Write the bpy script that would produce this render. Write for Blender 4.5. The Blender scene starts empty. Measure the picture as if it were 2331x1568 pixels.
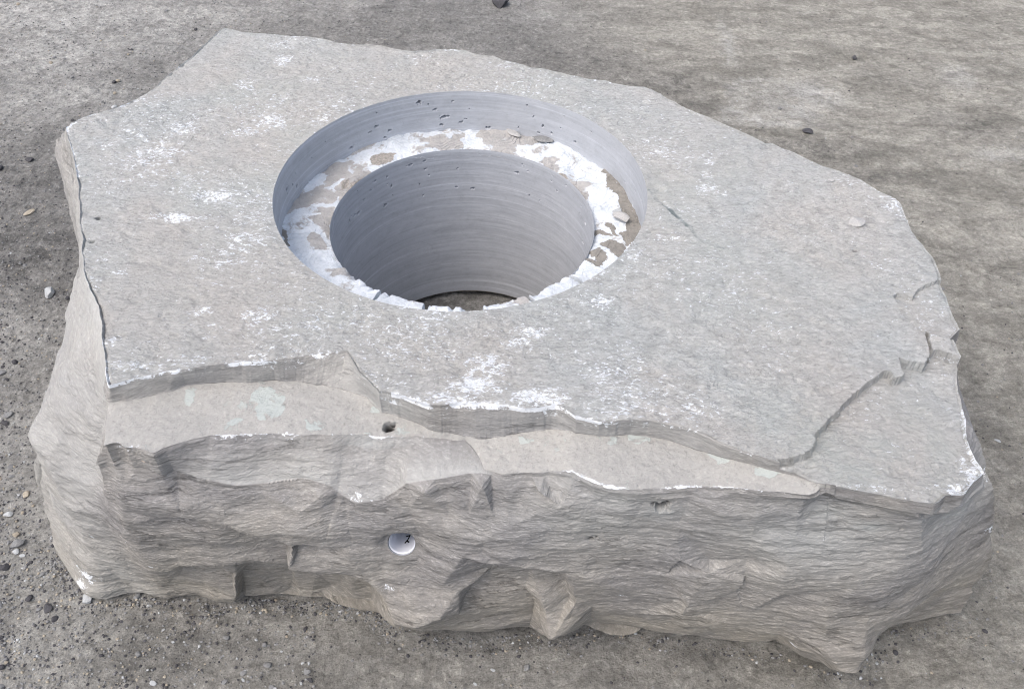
import bpy, math, random
import numpy as np
from mathutils import Matrix, Vector
from mathutils.geometry import delaunay_2d_cdt

# ------------------------------------------------------------------ camera, sky, sun, exposure
scene = bpy.context.scene
F_PX, CAM_D, CAM_EL, CAM_AZ, PITCH, ROLL = 850.0, 1.42764944, 0.606402452, 0.0753462774, 0.792609681, 0.0201407742
CAM = np.array([CAM_D*math.cos(CAM_EL)*math.sin(CAM_AZ), -CAM_D*math.cos(CAM_EL)*math.cos(CAM_AZ), CAM_D*math.sin(CAM_EL)])
_fw = np.array([0, math.cos(PITCH), -math.sin(PITCH)]); _rt = np.array([1.0, 0, 0]); _up = np.cross(_rt, _fw)
_r2 = _rt*math.cos(ROLL)+_up*math.sin(ROLL); _u2 = -_rt*math.sin(ROLL)+_up*math.cos(ROLL)
cd = bpy.data.cameras.new('camera'); cam = bpy.data.objects.new('camera', cd); scene.collection.objects.link(cam)
m = Matrix.Identity(4)
for i in range(3):
    m[i][0] = _r2[i]; m[i][1] = _u2[i]; m[i][2] = -_fw[i]; m[i][3] = CAM[i]
cam.matrix_world = m
cd.sensor_width = 36; cd.lens = F_PX/1024*36; cd.clip_start = 0.02; cd.clip_end = 400
scene.camera = cam

SUN_EL, SUN_AZ = math.radians(60), math.radians(-125)     # soft sun behind thin cloud, high on the left
world = bpy.data.worlds.new('World'); scene.world = world; world.use_nodes = True
wn = world.node_tree.nodes; wl = world.node_tree.links; wn.clear()
sky = wn.new('ShaderNodeTexSky'); sky.sky_type = 'NISHITA'; sky.sun_disc = False
sky.sun_elevation = SUN_EL; sky.sun_rotation = SUN_AZ; sky.dust_density = 6; sky.air_density = 1.0; sky.ozone_density = 1.0
hs = wn.new('ShaderNodeHueSaturation'); hs.inputs['Saturation'].default_value = 0.80
bg = wn.new('ShaderNodeBackground'); bg.inputs['Strength'].default_value = 0.15
wo = wn.new('ShaderNodeOutputWorld')
wl.new(sky.outputs[0], hs.inputs['Color']); wl.new(hs.outputs[0], bg.inputs[0]); wl.new(bg.outputs[0], wo.inputs[0])
sd = bpy.data.lights.new('sun', 'SUN'); sd.energy = 0.55; sd.angle = math.radians(95); sd.color = (1.0, 0.99, 0.975)
sun = bpy.data.objects.new('sun', sd); scene.collection.objects.link(sun)
_d = Vector((math.cos(SUN_EL)*math.sin(SUN_AZ), math.cos(SUN_EL)*math.cos(SUN_AZ), math.sin(SUN_EL)))
sun.rotation_euler = _d.to_track_quat('Z', 'Y').to_euler()
scene.view_settings.view_transform = 'Standard'; scene.view_settings.look = 'None'
scene.view_settings.exposure = 0.62; scene.view_settings.gamma = 1; scene.view_settings.use_curve_mapping = False
scene.cycles.max_bounces = 6; scene.cycles.diffuse_bounces = 4
scene.cycles.use_denoising = True; scene.cycles.denoiser = 'OPENIMAGEDENOISE'; scene.cycles.denoising_input_passes = 'RGB_ALBEDO_NORMAL'
scene.cycles.use_adaptive_sampling = False
scene.cycles.pixel_filter_type = 'BLACKMAN_HARRIS'; scene.cycles.filter_width = 1.05

# ------------------------------------------------------------------ constants and numeric helpers
R, RB, D1, D2, GZ = 0.305, 0.225, 0.0808, 0.4350, -0.4500
RNG = np.random.default_rng(5)
def ray(px, py):       # picture measures (2331 wide) -> ray direction
    s = 1024/2331
    return _fw+_r2*((px*s-512)/F_PX)-_u2*((py*s-344.4)/F_PX)
def onz(px, py, z):
    d = ray(px, py); return CAM+d*((z-CAM[2])/d[2])
def ony(px, py, y):
    d = ray(px, py); return CAM+d*((y-CAM[1])/d[1])
def proj(P):
    d = P-CAM; z = d@_fw; k = 2331/1024
    return (512+F_PX*(d@_r2)/z)*k, (344.4-F_PX*(d@_u2)/z)*k

def _h(ix, iy, iz, seed):
    h = (ix.astype(np.uint32)*np.uint32(374761393))^(iy.astype(np.uint32)*np.uint32(668265263))^(iz.astype(np.uint32)*np.uint32(2147483647-1013))^np.uint32(seed*974711+77)
    h = (h^(h>>np.uint32(13)))*np.uint32(1274126177); h = (h^(h>>np.uint32(16)))*np.uint32(2246822519); h ^= h>>np.uint32(15)
    return h.astype(np.float32)*np.float32(2.0/4294967295.0)-1
def noise(x, y, z, seed=0):
    x = np.asarray(x, np.float32); y = np.asarray(y, np.float32)+0*x; z = np.asarray(z, np.float32)+0*x
    fx, fy, fz = np.floor(x), np.floor(y), np.floor(z)
    ix, iy, iz = fx.astype(np.int32), fy.astype(np.int32), fz.astype(np.int32)
    x = x-fx; y = y-fy; z = z-fz
    u, v, w = x*x*(3-2*x), y*y*(3-2*y), z*z*(3-2*z)
    def g(a, b, c): return _h(ix+a, iy+b, iz+c, seed)
    x00 = g(0,0,0)*(1-u)+g(1,0,0)*u; x10 = g(0,1,0)*(1-u)+g(1,1,0)*u
    x01 = g(0,0,1)*(1-u)+g(1,0,1)*u; x11 = g(0,1,1)*(1-u)+g(1,1,1)*u
    return (x00*(1-v)+x10*v)*(1-w)+(x01*(1-v)+x11*v)*w
def fbm(x, y, z, seed=0, oct=4, gain=0.5):
    s = 0; a = 1.0; n = 0
    for k in range(oct):
        f = 2.03**k
        s = s+a*noise(x*f+k*7.3, y*f+k*3.1, z*f+k*5.7, seed+k); n += a; a *= gain
    return s/n
def ridge(x, y, z, seed=0, oct=3):
    s = 0; a = 1.0; n = 0
    for k in range(oct):
        f = 2.1**k
        s = s+a*(1-np.abs(noise(x*f+k*2.3, y*f, z*f, seed+k))*2); n += a; a *= 0.5
    return s/n
def sstep(a, b, x):
    t = np.clip((x-a)/(b-a), 0, 1); return t*t*(3-2*t)
def in_poly(px, py, poly):
    c = np.zeros(np.shape(px), bool); n = len(poly)
    for i in range(n):
        (x1, y1), (x2, y2) = poly[i], poly[(i+1) % n]
        if y1 == y2: continue
        k = ((y1 > py) != (y2 > py)) & (px < (x2-x1)*(py-y1)/(y2-y1)+x1)
        c ^= k
    return c
def world_poly(L, z): return [tuple(onz(a, b, z)[:2]) for a, b in L]
def soft_poly(x, y, poly, z, feather, jag, seed):
    """mask of a patch lying on the plane z, with a ragged edge; works in world metres"""
    P = world_poly(poly, z)
    jx = jag*fbm(x*60, y*60, 0, seed, 3); jy = jag*fbm(x*60+9, y*60, 4, seed+5, 3)
    m_ = np.zeros(np.shape(x), np.float32); xs = [p[0] for p in P]; ys = [p[1] for p in P]
    sel = (x > min(xs)-.03) & (x < max(xs)+.03) & (y > min(ys)-.03) & (y < max(ys)+.03)
    if not sel.any(): return m_
    X, Y = (x+jx)[sel], (y+jy)[sel]; acc = 0
    for dx, dy in ((0,0),(1,0),(-1,0),(0,1),(0,-1)):
        acc = acc+in_poly(X+dx*feather, Y+dy*feather, P)
    m_[sel] = acc/5.0
    return m_

# ------------------------------------------------------------------ materials
class NT:
    def __init__(s, name):
        s.m = bpy.data.materials.new(name); s.m.use_nodes = True; s.n = s.m.node_tree.nodes; s.l = s.m.node_tree.links; s.n.clear()
        s.out = s.n.new('ShaderNodeOutputMaterial'); s.b = s.n.new('ShaderNodeBsdfPrincipled'); s.l.new(s.b.outputs[0], s.out.inputs[0])
        s.b.inputs['Roughness'].default_value = 0.9; s.b.inputs['Specular IOR Level'].default_value = 0.25
        s.tc = s.n.new('ShaderNodeTexCoord').outputs['Object']
    def map(s, scale=(1,1,1), rot=(0,0,0), vec=None):
        n = s.n.new('ShaderNodeMapping'); n.inputs['Scale'].default_value = scale; n.inputs['Rotation'].default_value = rot
        s.l.new(vec or s.tc, n.inputs[0]); return n.outputs[0]
    def noise(s, scale, det=6, rough=0.6, dist=0.0, vec=None):
        n = s.n.new('ShaderNodeTexNoise'); n.inputs['Scale'].default_value = scale; n.inputs['Detail'].default_value = det
        n.inputs['Roughness'].default_value = rough; n.inputs['Distortion'].default_value = dist
        s.l.new(vec or s.tc, n.inputs['Vector']); return n.outputs[0]
    def vor(s, scale, feat='F1', vec=None, out=0):
        n = s.n.new('ShaderNodeTexVoronoi'); n.feature = feat; n.inputs['Scale'].default_value = scale
        s.l.new(vec or s.tc, n.inputs['Vector']); return n.outputs[out]
    def ramp(s, v, pts):
        n = s.n.new('ShaderNodeValToRGB'); e = n.color_ramp.elements
        while len(e) < len(pts): e.new(0.5)
        for k, (p, c) in enumerate(pts):
            e[k].position = p; e[k].color = (c, c, c, 1) if not hasattr(c, '__len__') else (*c, 1)
        s.l.new(v, n.inputs[0]); return n.outputs[0]
    def attr(s, name):
        n = s.n.new('ShaderNodeAttribute'); n.attribute_name = name; sp = s.n.new('ShaderNodeSeparateColor')
        s.l.new(n.outputs['Color'], sp.inputs[0]); return list(sp.outputs[:3])+[n.outputs['Alpha']]
    def math(s, op, a, b=None, c=None, clamp=False):
        n = s.n.new('ShaderNodeMath'); n.operation = op; n.use_clamp = clamp
        for k, v in enumerate((a, b, c)):
            if v is None: continue
            if isinstance(v, (int, float)): n.inputs[k].default_value = v
            else: s.l.new(v, n.inputs[k])
        return n.outputs[0]
    def mix(s, f, a, b, mode='MIX'):
        n = s.n.new('ShaderNodeMix'); n.data_type = 'RGBA'; n.blend_type = mode
        for k, v in ((0, f), (6, a), (7, b)):
            if isinstance(v, (int, float)): n.inputs[k].default_value = v if k == 0 else (v, v, v, 1)
            elif isinstance(v, tuple): n.inputs[k].default_value = (*v, 1)
            else: s.l.new(v, n.inputs[k])
        return n.outputs[2]
    def bump(s, h, strength=0.5, dist=0.002, prev=None):
        n = s.n.new('ShaderNodeBump'); n.inputs['Strength'].default_value = strength; n.inputs['Distance'].default_value = dist
        s.l.new(h, n.inputs['Height'])
        if prev is not None: s.l.new(prev, n.inputs['Normal'])
        return n.outputs[0]
    def done(s, col, nrm=None):
        s.l.new(col, s.b.inputs['Base Color'])
        if nrm is not None: s.l.new(nrm, s.b.inputs['Normal'])
        return s.m

CHALK = (0.80, 0.84, 0.89)
def mat_top():
    t = NT('weathered_stone_top'); a = t.attr('mask')
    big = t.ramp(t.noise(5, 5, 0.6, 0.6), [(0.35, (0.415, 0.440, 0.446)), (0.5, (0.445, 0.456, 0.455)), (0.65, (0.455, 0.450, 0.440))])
    mott = t.ramp(t.noise(38, 7, 0.68, 0.7, t.map((1, 1.6, 1), (0, 0, 0.35))), [(0.3, 0.76), (0.5, 1.0), (0.7, 1.16)])
    c = t.mix(1.0, big, mott, 'MULTIPLY')
    sp = t.ramp(t.noise(130, 5, 0.7, 0.6, t.map((1, 1.8, 1), (0, 0, 0.3))), [(0.30, 0.45), (0.42, 0.93), (0.56, 1.06), (0.66, 1.32)])
    c = t.mix(0.75, c, sp, 'MULTIPLY')
    c = t.mix(t.math('MULTIPLY', a[1], 0.8), c, t.mix(0.5, (0.452, 0.436, 0.416), sp, 'MULTIPLY'))        # warm tint
    gn = t.ramp(t.noise(70, 5, 0.7), [(0.4, 0.0), (0.5, 1.0)])
    c = t.mix(t.math('MULTIPLY', a[2], t.math('MULTIPLY_ADD', gn, 0.35, 0.65)), c, (0.425, 0.455, 0.445))
    wa = t.noise(38, 9, 0.74, 2.4, t.map((1, 1.7, 1), (0, 0, -0.35))); wb = t.noise(150, 6, 0.75, 0.6, t.map((1, 2.0, 1), (0, 0, -0.3)))
    wn_ = t.math('ADD', t.math('MULTIPLY', wa, 0.52), t.math('MULTIPLY', wb, 0.48))
    w = t.math('MULTIPLY', t.math('SUBTRACT', t.math('MULTIPLY_ADD', a[0], 0.165, wn_), 0.612), 24, clamp=True)
    c = t.mix(w, c, CHALK)
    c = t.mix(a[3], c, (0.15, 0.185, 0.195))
    n1 = t.bump(t.noise(120, 9, 0.78, 0.6, t.map((1, 1.6, 1), (0, 0, 0.3))), 1.0, 0.0050)
    n2 = t.bump(t.ramp(t.vor(140, 'F1'), [(0, 0), (0.35, 1)]), 0.35, 0.0012, n1)
    return t.done(c, n2)
def mat_bed():
    t = NT('fresh_bedding_plane'); a = t.attr('mask')
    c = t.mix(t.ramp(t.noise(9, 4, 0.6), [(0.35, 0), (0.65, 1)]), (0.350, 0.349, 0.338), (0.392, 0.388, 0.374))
    sp = t.ramp(t.noise(190, 5, 0.7, 0.4), [(0.28, 0.45), (0.42, 0.95), (0.58, 1.05), (0.70, 1.4)])
    c = t.mix(0.6, c, sp, 'MULTIPLY')
    g = t.ramp(t.math('ADD', t.noise(45, 8, 0.7, 0.8), t.math('MULTIPLY', a[2], 0.26)), [(0.64, 0), (0.69, 1)])
    c = t.mix(g, c, (0.425, 0.462, 0.452))
    w = t.math('MULTIPLY', t.math('SUBTRACT', t.math('MULTIPLY_ADD', a[0], 0.45, t.noise(110, 8, 0.75, 0.5)), 0.74), 14, clamp=True)
    c = t.mix(w, c, CHALK)
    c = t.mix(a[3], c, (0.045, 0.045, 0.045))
    n1 = t.bump(t.noise(130, 8, 0.75, 0.5), 0.8, 0.003)
    return t.done(c, t.bump(g, 0.5, 0.0015, n1))
def mat_side():
    t = NT('split_stone_face'); a = t.attr('mask')
    warp = t.noise(3.0, 2, 0.5)
    n = t.n.new('ShaderNodeVectorMath'); n.operation = 'ADD'
    comb = t.n.new('ShaderNodeCombineXYZ'); t.l.new(t.math('MULTIPLY', warp, 0.11), comb.inputs[2])
    t.l.new(t.tc, n.inputs[0]); t.l.new(comb.outputs[0], n.inputs[1]); wv = n.outputs[0]
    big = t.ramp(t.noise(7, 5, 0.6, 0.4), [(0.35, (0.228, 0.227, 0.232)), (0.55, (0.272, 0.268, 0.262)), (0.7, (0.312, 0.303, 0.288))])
    st = t.noise(22, 8, 0.72, 0.12, t.map((1, 1, 8), (0, 0, 0), wv))
    c = t.mix(1.0, big, t.ramp(st, [(0.30, 0.82), (0.5, 1.0), (0.66, 1.16)]), 'MULTIPLY')
    fl = t.noise(70, 7, 0.74, 0.15, t.map((1, 1, 5.5), (0, 0, 0), wv))
    c = t.mix(1.0, c, t.ramp(fl, [(0.32, 0.80), (0.48, 0.97), (0.56, 1.04), (0.64, 1.38)]), 'MULTIPLY')
    bc = t.ramp(t.noise(3.2, 8, 0.62, 0.4, t.map((1, 1, 7.5), (0, 0, 0), wv)), [(0.478, 1.0), (0.488, 0.0), (0.498, 1.0)]); bc2 = t.mix(t.ramp(t.noise(9, 3), [(0.5, 0.0), (0.6, 1.0)]), 1.0, bc)
    c = t.mix(1.0, c, t.ramp(bc2, [(0.0, 0.66), (1.0, 1.0)]), 'MULTIPLY')
    ff = t.noise(170, 6, 0.75, 0.15, t.map((1, 1, 4.0), (0, 0, 0), wv)); c = t.mix(0.8, c, t.ramp(ff, [(0.32, 0.72), (0.48, 0.97), (0.56, 1.04), (0.66, 1.50)]), 'MULTIPLY')
    sz = t.n.new('ShaderNodeSeparateXYZ'); t.l.new(t.tc, sz.inputs[0])
    lowz = t.ramp(t.math('ADD', t.math('MULTIPLY', sz.outputs[2], -2.0), t.math('MULTIPLY', warp, 0.5)), [(0.45, 0.0), (1.0, 1.0)])
    c = t.mix(lowz, c, t.mix(1.0, c, (1.06, 1.02, 0.93), 'MULTIPLY'))
    c = t.mix(t.math('MULTIPLY', a[1], 0.9), c, t.mix(0.6, (0.47, 0.48, 0.475), t.ramp(fl, [(0.3, 0.75), (0.6, 1.0)]), 'MULTIPLY'))
    c = t.mix(t.math('MULTIPLY', a[2], 0.8), c, (0.42, 0.45, 0.45))
    w = t.math('MULTIPLY', t.math('SUBTRACT', t.math('MULTIPLY_ADD', a[0], 0.42, t.noise(120, 8, 0.75, 0.5)), 0.76), 14, clamp=True)
    c = t.mix(w, c, CHALK)
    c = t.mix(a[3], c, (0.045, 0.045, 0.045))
    n1 = t.bump(st, 0.45, 0.0035)
    n2 = t.bump(fl, 0.55, 0.002, n1)
    n2 = t.bump(ff, 0.7, 0.0012, n2); n2 = t.bump(bc2, 0.6, 0.003, n2)
    return t.done(c, t.bump(t.noise(420, 4, 0.7), 0.5, 0.001, n2))
def mat_saw():
    t = NT('sawn_wet_grey_stone'); a = t.attr('mask')
    band = t.noise(1.0, 9, 0.72, 0.0, t.map((1.2, 1.2, 150)))
    band2 = t.noise(1.0, 6, 0.7, 0.0, t.map((3, 3, 34)))
    c = t.mix(band2, (0.40, 0.422, 0.46), (0.46, 0.482, 0.52))
    c = t.mix(1.0, c, t.ramp(band, [(0.34, 0.87), (0.47, 0.98), (0.57, 1.04), (0.66, 1.30)]), 'MULTIPLY')
    dust = t.ramp(t.noise(14, 8, 0.75, 0.5, t.map((1, 1, 2))), [(0.5, 0.0), (0.75, 0.35)])
    c = t.mix(dust, c, (0.60, 0.62, 0.65))
    c = t.mix(0.8, c, t.ramp(t.noise(24, 8, 0.75, 0.8, t.map((1, 1, 1.8))), [(0.3, 0.84), (0.5, 1.0), (0.7, 1.08)]), 'MULTIPLY')
    c = t.mix(a[0], c, (0.60, 0.63, 0.67))
    sp = t.ramp(t.noise(260, 4, 0.7), [(0.30, 0.82), (0.45, 1.0)])
    c = t.mix(0.7, c, sp, 'MULTIPLY')
    t.b.inputs['Roughness'].default_value = 0.75
    n1 = t.bump(band, 0.2, 0.0008)
    return t.done(c, t.bump(t.noise(300, 4, 0.7), 0.25, 0.0008, n1))
def mat_ledge():
    t = NT('chalky_broken_ledge'); a = t.attr('mask')      # R chalk, G brown, B dark grey
    pn = t.noise(60, 8, 0.72, 0.8)
    beige = t.mix(t.ramp(t.noise(30, 6, 0.7), [(0.35, 0), (0.65, 1)]), (0.345, 0.342, 0.340), (0.440, 0.432, 0.425))
    brown = t.mix(t.ramp(t.noise(240, 5, 0.7), [(0.35, 0), (0.6, 1)]), (0.22, 0.21, 0.195), (0.39, 0.365, 0.335))
    c = t.mix(a[1], beige, brown)
    dk = t.ramp(t.math('ADD', t.noise(130, 8, 0.75, 0.6), t.math('MULTIPLY', a[2], 0.35)), [(0.66, 0), (0.71, 1)])
    w = t.math('MULTIPLY', t.math('SUBTRACT', t.math('MULTIPLY_ADD', a[0], 0.75, pn), 0.83), 6, clamp=True)
    wh = t.mix(t.ramp(t.noise(25, 5, 0.6), [(0.4, 0), (0.6, 1)]), (0.56, 0.605, 0.655), (0.66, 0.705, 0.755))
    c = t.mix(w, c, wh)
    c = t.mix(dk, c, t.mix(pn, (0.13, 0.13, 0.125), (0.36, 0.34, 0.31)))
    c = t.mix(0.8, c, t.ramp(t.noise(170, 6, 0.75, 0.5), [(0.28, 0.72), (0.45, 1.0), (0.7, 1.08)]), 'MULTIPLY')
    n1 = t.bump(t.noise(90, 8, 0.75, 0.6), 0.8, 0.004)
    return t.done(c, n1)
def mat_ground():
    t = NT('packed_dirt'); a = t.attr('mask')              # R pale, G brown clay, B damp dark
    grit = t.noise(85, 8, 0.78, 0.2)
    c = t.mix(t.ramp(t.noise(3.5, 6, 0.65, 0.5), [(0.35, 0), (0.65, 1)]), (0.218, 0.217, 0.210), (0.308, 0.306, 0.294))
    clay = t.mix(t.ramp(t.noise(7, 7, 0.7, 0.8, t.map((0.8, 1.5, 1), (0, 0, 0.15))), [(0.42, 0), (0.58, 1)]), (0.262, 0.255, 0.227), (0.385, 0.374, 0.338))
    c = t.mix(a[1], c, clay)
    c = t.mix(t.math('MULTIPLY', a[0], t.ramp(t.noise(20, 9, 0.78, 0.8), [(0.40, 0.12), (0.56, 1)])), c, (0.47, 0.47, 0.455))
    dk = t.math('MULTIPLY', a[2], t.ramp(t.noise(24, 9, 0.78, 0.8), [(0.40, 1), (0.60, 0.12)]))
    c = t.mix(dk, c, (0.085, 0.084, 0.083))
    med = t.noise(17, 9, 0.78, 0.9, t.map((0.8, 1.25, 1)))
    c = t.mix(1.0, c, t.ramp(med, [(0.3, 0.62), (0.5, 1.0), (0.7, 1.32)]), 'MULTIPLY')
    amt = t.math('MULTIPLY_ADD', a[1], -0.15, 0.95)
    c = t.mix(amt, c, t.ramp(grit, [(0.32, 0.40), (0.46, 0.93), (0.56, 1.07), (0.68, 1.75)]), 'MULTIPLY')
    c = t.mix(0.6, c, t.ramp(t.noise(330, 4, 0.7), [(0.3, 0.62), (0.5, 1.0), (0.7, 1.45)]), 'MULTIPLY')
    cr = t.ramp(t.noise(5, 9, 0.7, 1.5, t.map((0.5, 2.0, 1), (0, 0, 0.25))), [(0.485, 1.0), (0.5, 0.0), (0.515, 1.0)])
    c = t.mix(t.math('MULTIPLY', a[1], 0.55), c, t.mix(1.0, c, t.ramp(cr, [(0.0, 0.62), (1.0, 1.0)]), 'MULTIPLY'))
    n1 = t.bump(grit, 1.0, 0.009)
    return t.done(c, t.bump(t.noise(260, 5, 0.7), 0.7, 0.002, n1))
def mat_pebble(name, c1, c2):
    t = NT(name)
    c = t.mix(t.ramp(t.noise(60, 6, 0.7), [(0.35, 0), (0.65, 1)]), c1, c2)
    c = t.mix(0.6, c, t.ramp(t.noise(500, 4, 0.7), [(0.3, 0.7), (0.6, 1.1)]), 'MULTIPLY')
    return t.done(c, t.bump(t.noise(200, 5, 0.7), 0.5, 0.002))

# ------------------------------------------------------------------ object helpers
col = scene.collection
def mesh_obj(name, co, faces, mat, parent=None, mask=None, smooth=False):
    me = bpy.data.meshes.new(name); co = np.ascontiguousarray(co, np.float32); faces = np.asarray(faces, np.int32)
    k = faces.shape[1]
    me.vertices.add(len(co)); me.vertices.foreach_set('co', co.ravel())
    me.loops.add(faces.size); me.loops.foreach_set('vertex_index', faces.ravel())
    me.polygons.add(len(faces)); me.polygons.foreach_set('loop_start', np.arange(0, faces.size, k, dtype=np.int32))
    me.update(calc_edges=True)
    me.polygons.foreach_set('use_smooth', np.full(len(faces), smooth)); 
    if mask is not None:
        ca = me.attributes.new('mask', 'FLOAT_COLOR', 'POINT'); buf = np.zeros((len(co), 4), np.float32); buf[:, :mask.shape[1]] = np.clip(mask, 0, 1)
        ca.data.foreach_set('color', buf.ravel())
    me.materials.append(mat); o = bpy.data.objects.new(name, me); col.objects.link(o)
    if parent is not None:
        o.parent = parent; o.location = -parent.location
    return o
def tag(o, label, cat, group=None, kind=None):
    if kind: o['kind'] = kind
    if label: o['label'] = label
    if cat: o['category'] = cat
    if group: o['group'] = group
    return o
def compact(co, faces, mask=None):
    u, inv = np.unique(faces, return_inverse=True)
    return co[u], inv.reshape(faces.shape), (None if mask is None else mask[u])
def grid_faces(nr, nc, wrap=True):
    r = np.arange(nr-1)[:, None]; c = np.arange(nc if wrap else nc-1)[None, :]; c2 = (c+1) % nc
    return np.stack([r*nc+c, r*nc+c2, (r+1)*nc+c2, (r+1)*nc+c], -1)      # nr-1, nc, 4

# ------------------------------------------------------------------ the block: traced break lines, given their real height
NTH = 2600
TH = np.linspace(0, 360, NTH, endpoint=False)
def curve(L):
    P = np.array([onz(*p) for p in L]); th = np.degrees(np.arctan2(P[:, 1], P[:, 0])) % 360
    return th, np.hypot(P[:, 0], P[:, 1]), P[:, 2]
def on_theta(L):
    th, r, z = curve(L)
    o = np.argsort(th); return np.interp(TH, th[o], r[o], period=360), np.interp(TH, th[o], z[o], period=360), th
E1_front = [(245,878),(272,871),(300,863),(345,853),(380,845),(430,840),(475,833),(512,829),(550,823),(590,822),(626,820),(665,814),(701,807),(745,803),(788,799),(798,812),(808,830),(819,846),(833,860),(861,890),(878,892),(891,894),(926,903),(961,916),(1001,921),(1051,916),(1101,914),(1135,920),(1165,923),(1195,928),(1235,926),(1265,921),(1285,928),(1310,945),(1365,958),(1405,958),(1440,956),(1480,959),(1515,966),(1575,976),(1615,993),(1645,1009),(1690,1026),(1766,1048),(1816,1063),(1866,1086),(1916,1093),(1966,1103),(2016,1111),(2066,1121),(2105,1124),(2136,1129),(2151,1121),(2164,1111),(2206,1108),(2228,1078),(2251,1060)]
E1_right = [(2253,1054),(2232,1027),(2215,985),(2210,961),(2205,925),(2201,902),(2192,868),(2187,843),(2189,818),(2176,790),(2163,764),(2189,742),(2176,715),(2166,696),(2156,668),(2146,652),(2140,622),(2121,585),(2102,562),(2089,546),(2075,525),(2060,490),(2050,465),(2036,452),(2000,436),(1960,410),(1930,397),(1900,386),(1872,378),(1850,368),(1810,348),(1780,337),(1756,326),(1740,327),(1720,315),(1680,296),(1640,280),(1600,262),(1560,245),(1525,228),(1500,213),(1485,206),(1470,200),(1440,198),(1400,190),(1380,185),(1340,180),(1300,172),(1270,165),(1240,157),(1210,154),(1180,145),(1150,138),(1120,128),(1085,124),(1060,115),(1030,114),(1000,112),(970,116),(940,117),(915,115),(900,112),(865,103),(830,102),(800,102),(770,98),(735,89),(700,84),(660,83),(620,79),(580,76),(550,74),(530,68),(512,64)]
E1_left = [(500,70),(470,99),(440,126),(420,142),(395,163),(370,183),(350,202),(330,215),(290,236),(265,246),(240,254),(215,260),(190,268),(168,279),(150,290),(160,325),(168,352),(173,380),(177,415),(180,445),(184,480),(187,540),(190,600),(202,645),(222,695),(232,740),(238,800),(241,845)]
E1r, E1z, _ = on_theta([(a, b, 0.0) for a, b in E1_front+E1_right+E1_left])
E2L = [(248,917),(285,914),(340,901),(390,891),(430,876),(475,872),(525,869),(580,872),(626,866),(671,868),(716,875),(761,883),(801,893),(841,906),(866,918),(891,936),(926,948),(951,963),(991,983),(1051,993),(1116,1001),(1165,988),(1205,981),(1255,979),(1295,980),(1350,983),(1415,989),(1465,991),(1505,998),(1560,1016),(1600,1028),(1656,1046),(1700,1051),(1781,1076),(1821,1088),(1866,1098)]
E3L = [(247,925),(244,945),(241,970),(238,995),(235,1014),(255,1008),(270,1008),(285,1018),(300,1018),(325,1024),(350,1031),(372,1019),(400,1010),(425,1003),(480,991),(550,989),(620,987),(700,990),(760,989),(820,987),(861,993),(916,994),(950,990),(1000,999),(1060,1003),(1078,1022),(1090,1040),(1103,1070),(1120,1074),(1140,1078),(1165,1078),(1210,1078),(1250,1073),(1290,1073),(1305,1074),(1320,1083),(1340,1093),(1365,1101),(1385,1109),(1405,1111),(1455,1112),(1515,1111),(1590,1108),(1650,1108),(1700,1113),(1750,1118),(1790,1121),(1840,1126),(1858,1120),(1866,1110),(1868,1100)]
E4L = [(244,935,-.050),(239,965,-.055),(232,1000,-.060),(222,1040,-.070),(215,1063,-.080),(245,1052,-.078),(270,1053,-.078),(330,1058,-.075),(400,1073,-.085),(475,1093,-.090),(530,1106,-.098),(580,1103,-.100),(640,1093,-.095),(690,1088,-.090),(720,1096,-.092),(750,1106,-.095),(770,1120,-.105),(811,1147,-.112),(871,1137,-.105),(906,1114,-.090),(925,1101,-.078),(960,1095,-.073),(1000,1090,-.066),(1060,1079,-.058),(1095,1076,-.056),(1110,1079,-.056)]
z2f = lambda a: float(np.interp(a, [248, 475, 760, 866, 1100, 1255, 1310, 1600, 1700, 1820, 1866], [-.029, -.031, -.038, -.042, -.048, -.040, -.028, -.028, -.019, -.017, -.010]))
c2 = curve([(a, b, z2f(a)) for a, b in E2L]); c3 = curve([(a, b, z2f(a)-.006) for a, b in E3L]); c4 = curve(E4L)
def blend_curve(c, base_r, base_z, fall=1.2):
    th, r, z = c; o = np.argsort(th); th, r, z = th[o], r[o], z[o]
    rr = np.interp(TH, th, r); zz = np.interp(TH, th, z)
    w = sstep(th[0]-3.5, th[0], TH)*(1-sstep(th[-1], th[-1]+fall, TH))
    return base_r*(1-w)+rr*w, base_z*(1-w)+zz*w, w
jit = lambda a, f, s: a*fbm(np.cos(np.radians(TH))*f, np.sin(np.radians(TH))*f, 0, s, 4, 0.6)
E1r = E1r+jit(.0035, 22, 3)


M1L = [(128,318,-.07),(133,372,-.08),(150,415,-.08),(166,455,-.085),(179,500,-.09),(186,560,-.09),(188,620,-.10),(186,650,-.09),(168,685,-.08),(150,722,-.08),(146,780,-.085),(132,835,-.09),(110,900,-.10),(90,955,-.115),(80,980,-.125),(120,1050,-.15)]
th1, r1, z1 = curve(M1L)
front_t = np.array([223., 226, 230, 240, 250, 260, 270, 280, 290, 300, 308, 314, 318]); front_y = np.array([-.500, -.515, -.528, -.54, -.545, -.55, -.555, -.565, -.575, -.585, -.595, -.590, -.580])
fr = front_y/np.sin(np.radians(front_t))
rt_ = curve([(2262,1112,-.10),(2266,1165,-.17),(2261,1200,-.20)])
th_m1 = np.r_[th1, front_t, rt_[0], 332, 340, 350, 0, 10, 30, 60, 90, 110, 128, 134, 140, 150, 157]
e1 = lambda d: np.interp(d, TH, E1r, period=360)
tail = np.array([332, 340, 350, 0, 10, 30, 60, 90, 110, 128, 134, 140, 150, 157.])
r_m1 = np.r_[r1, fr, rt_[1], e1(tail)+.004]
z_m1 = np.r_[z1, np.full(len(front_t), -.20), rt_[2], np.full(len(tail), -.15)]
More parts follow.
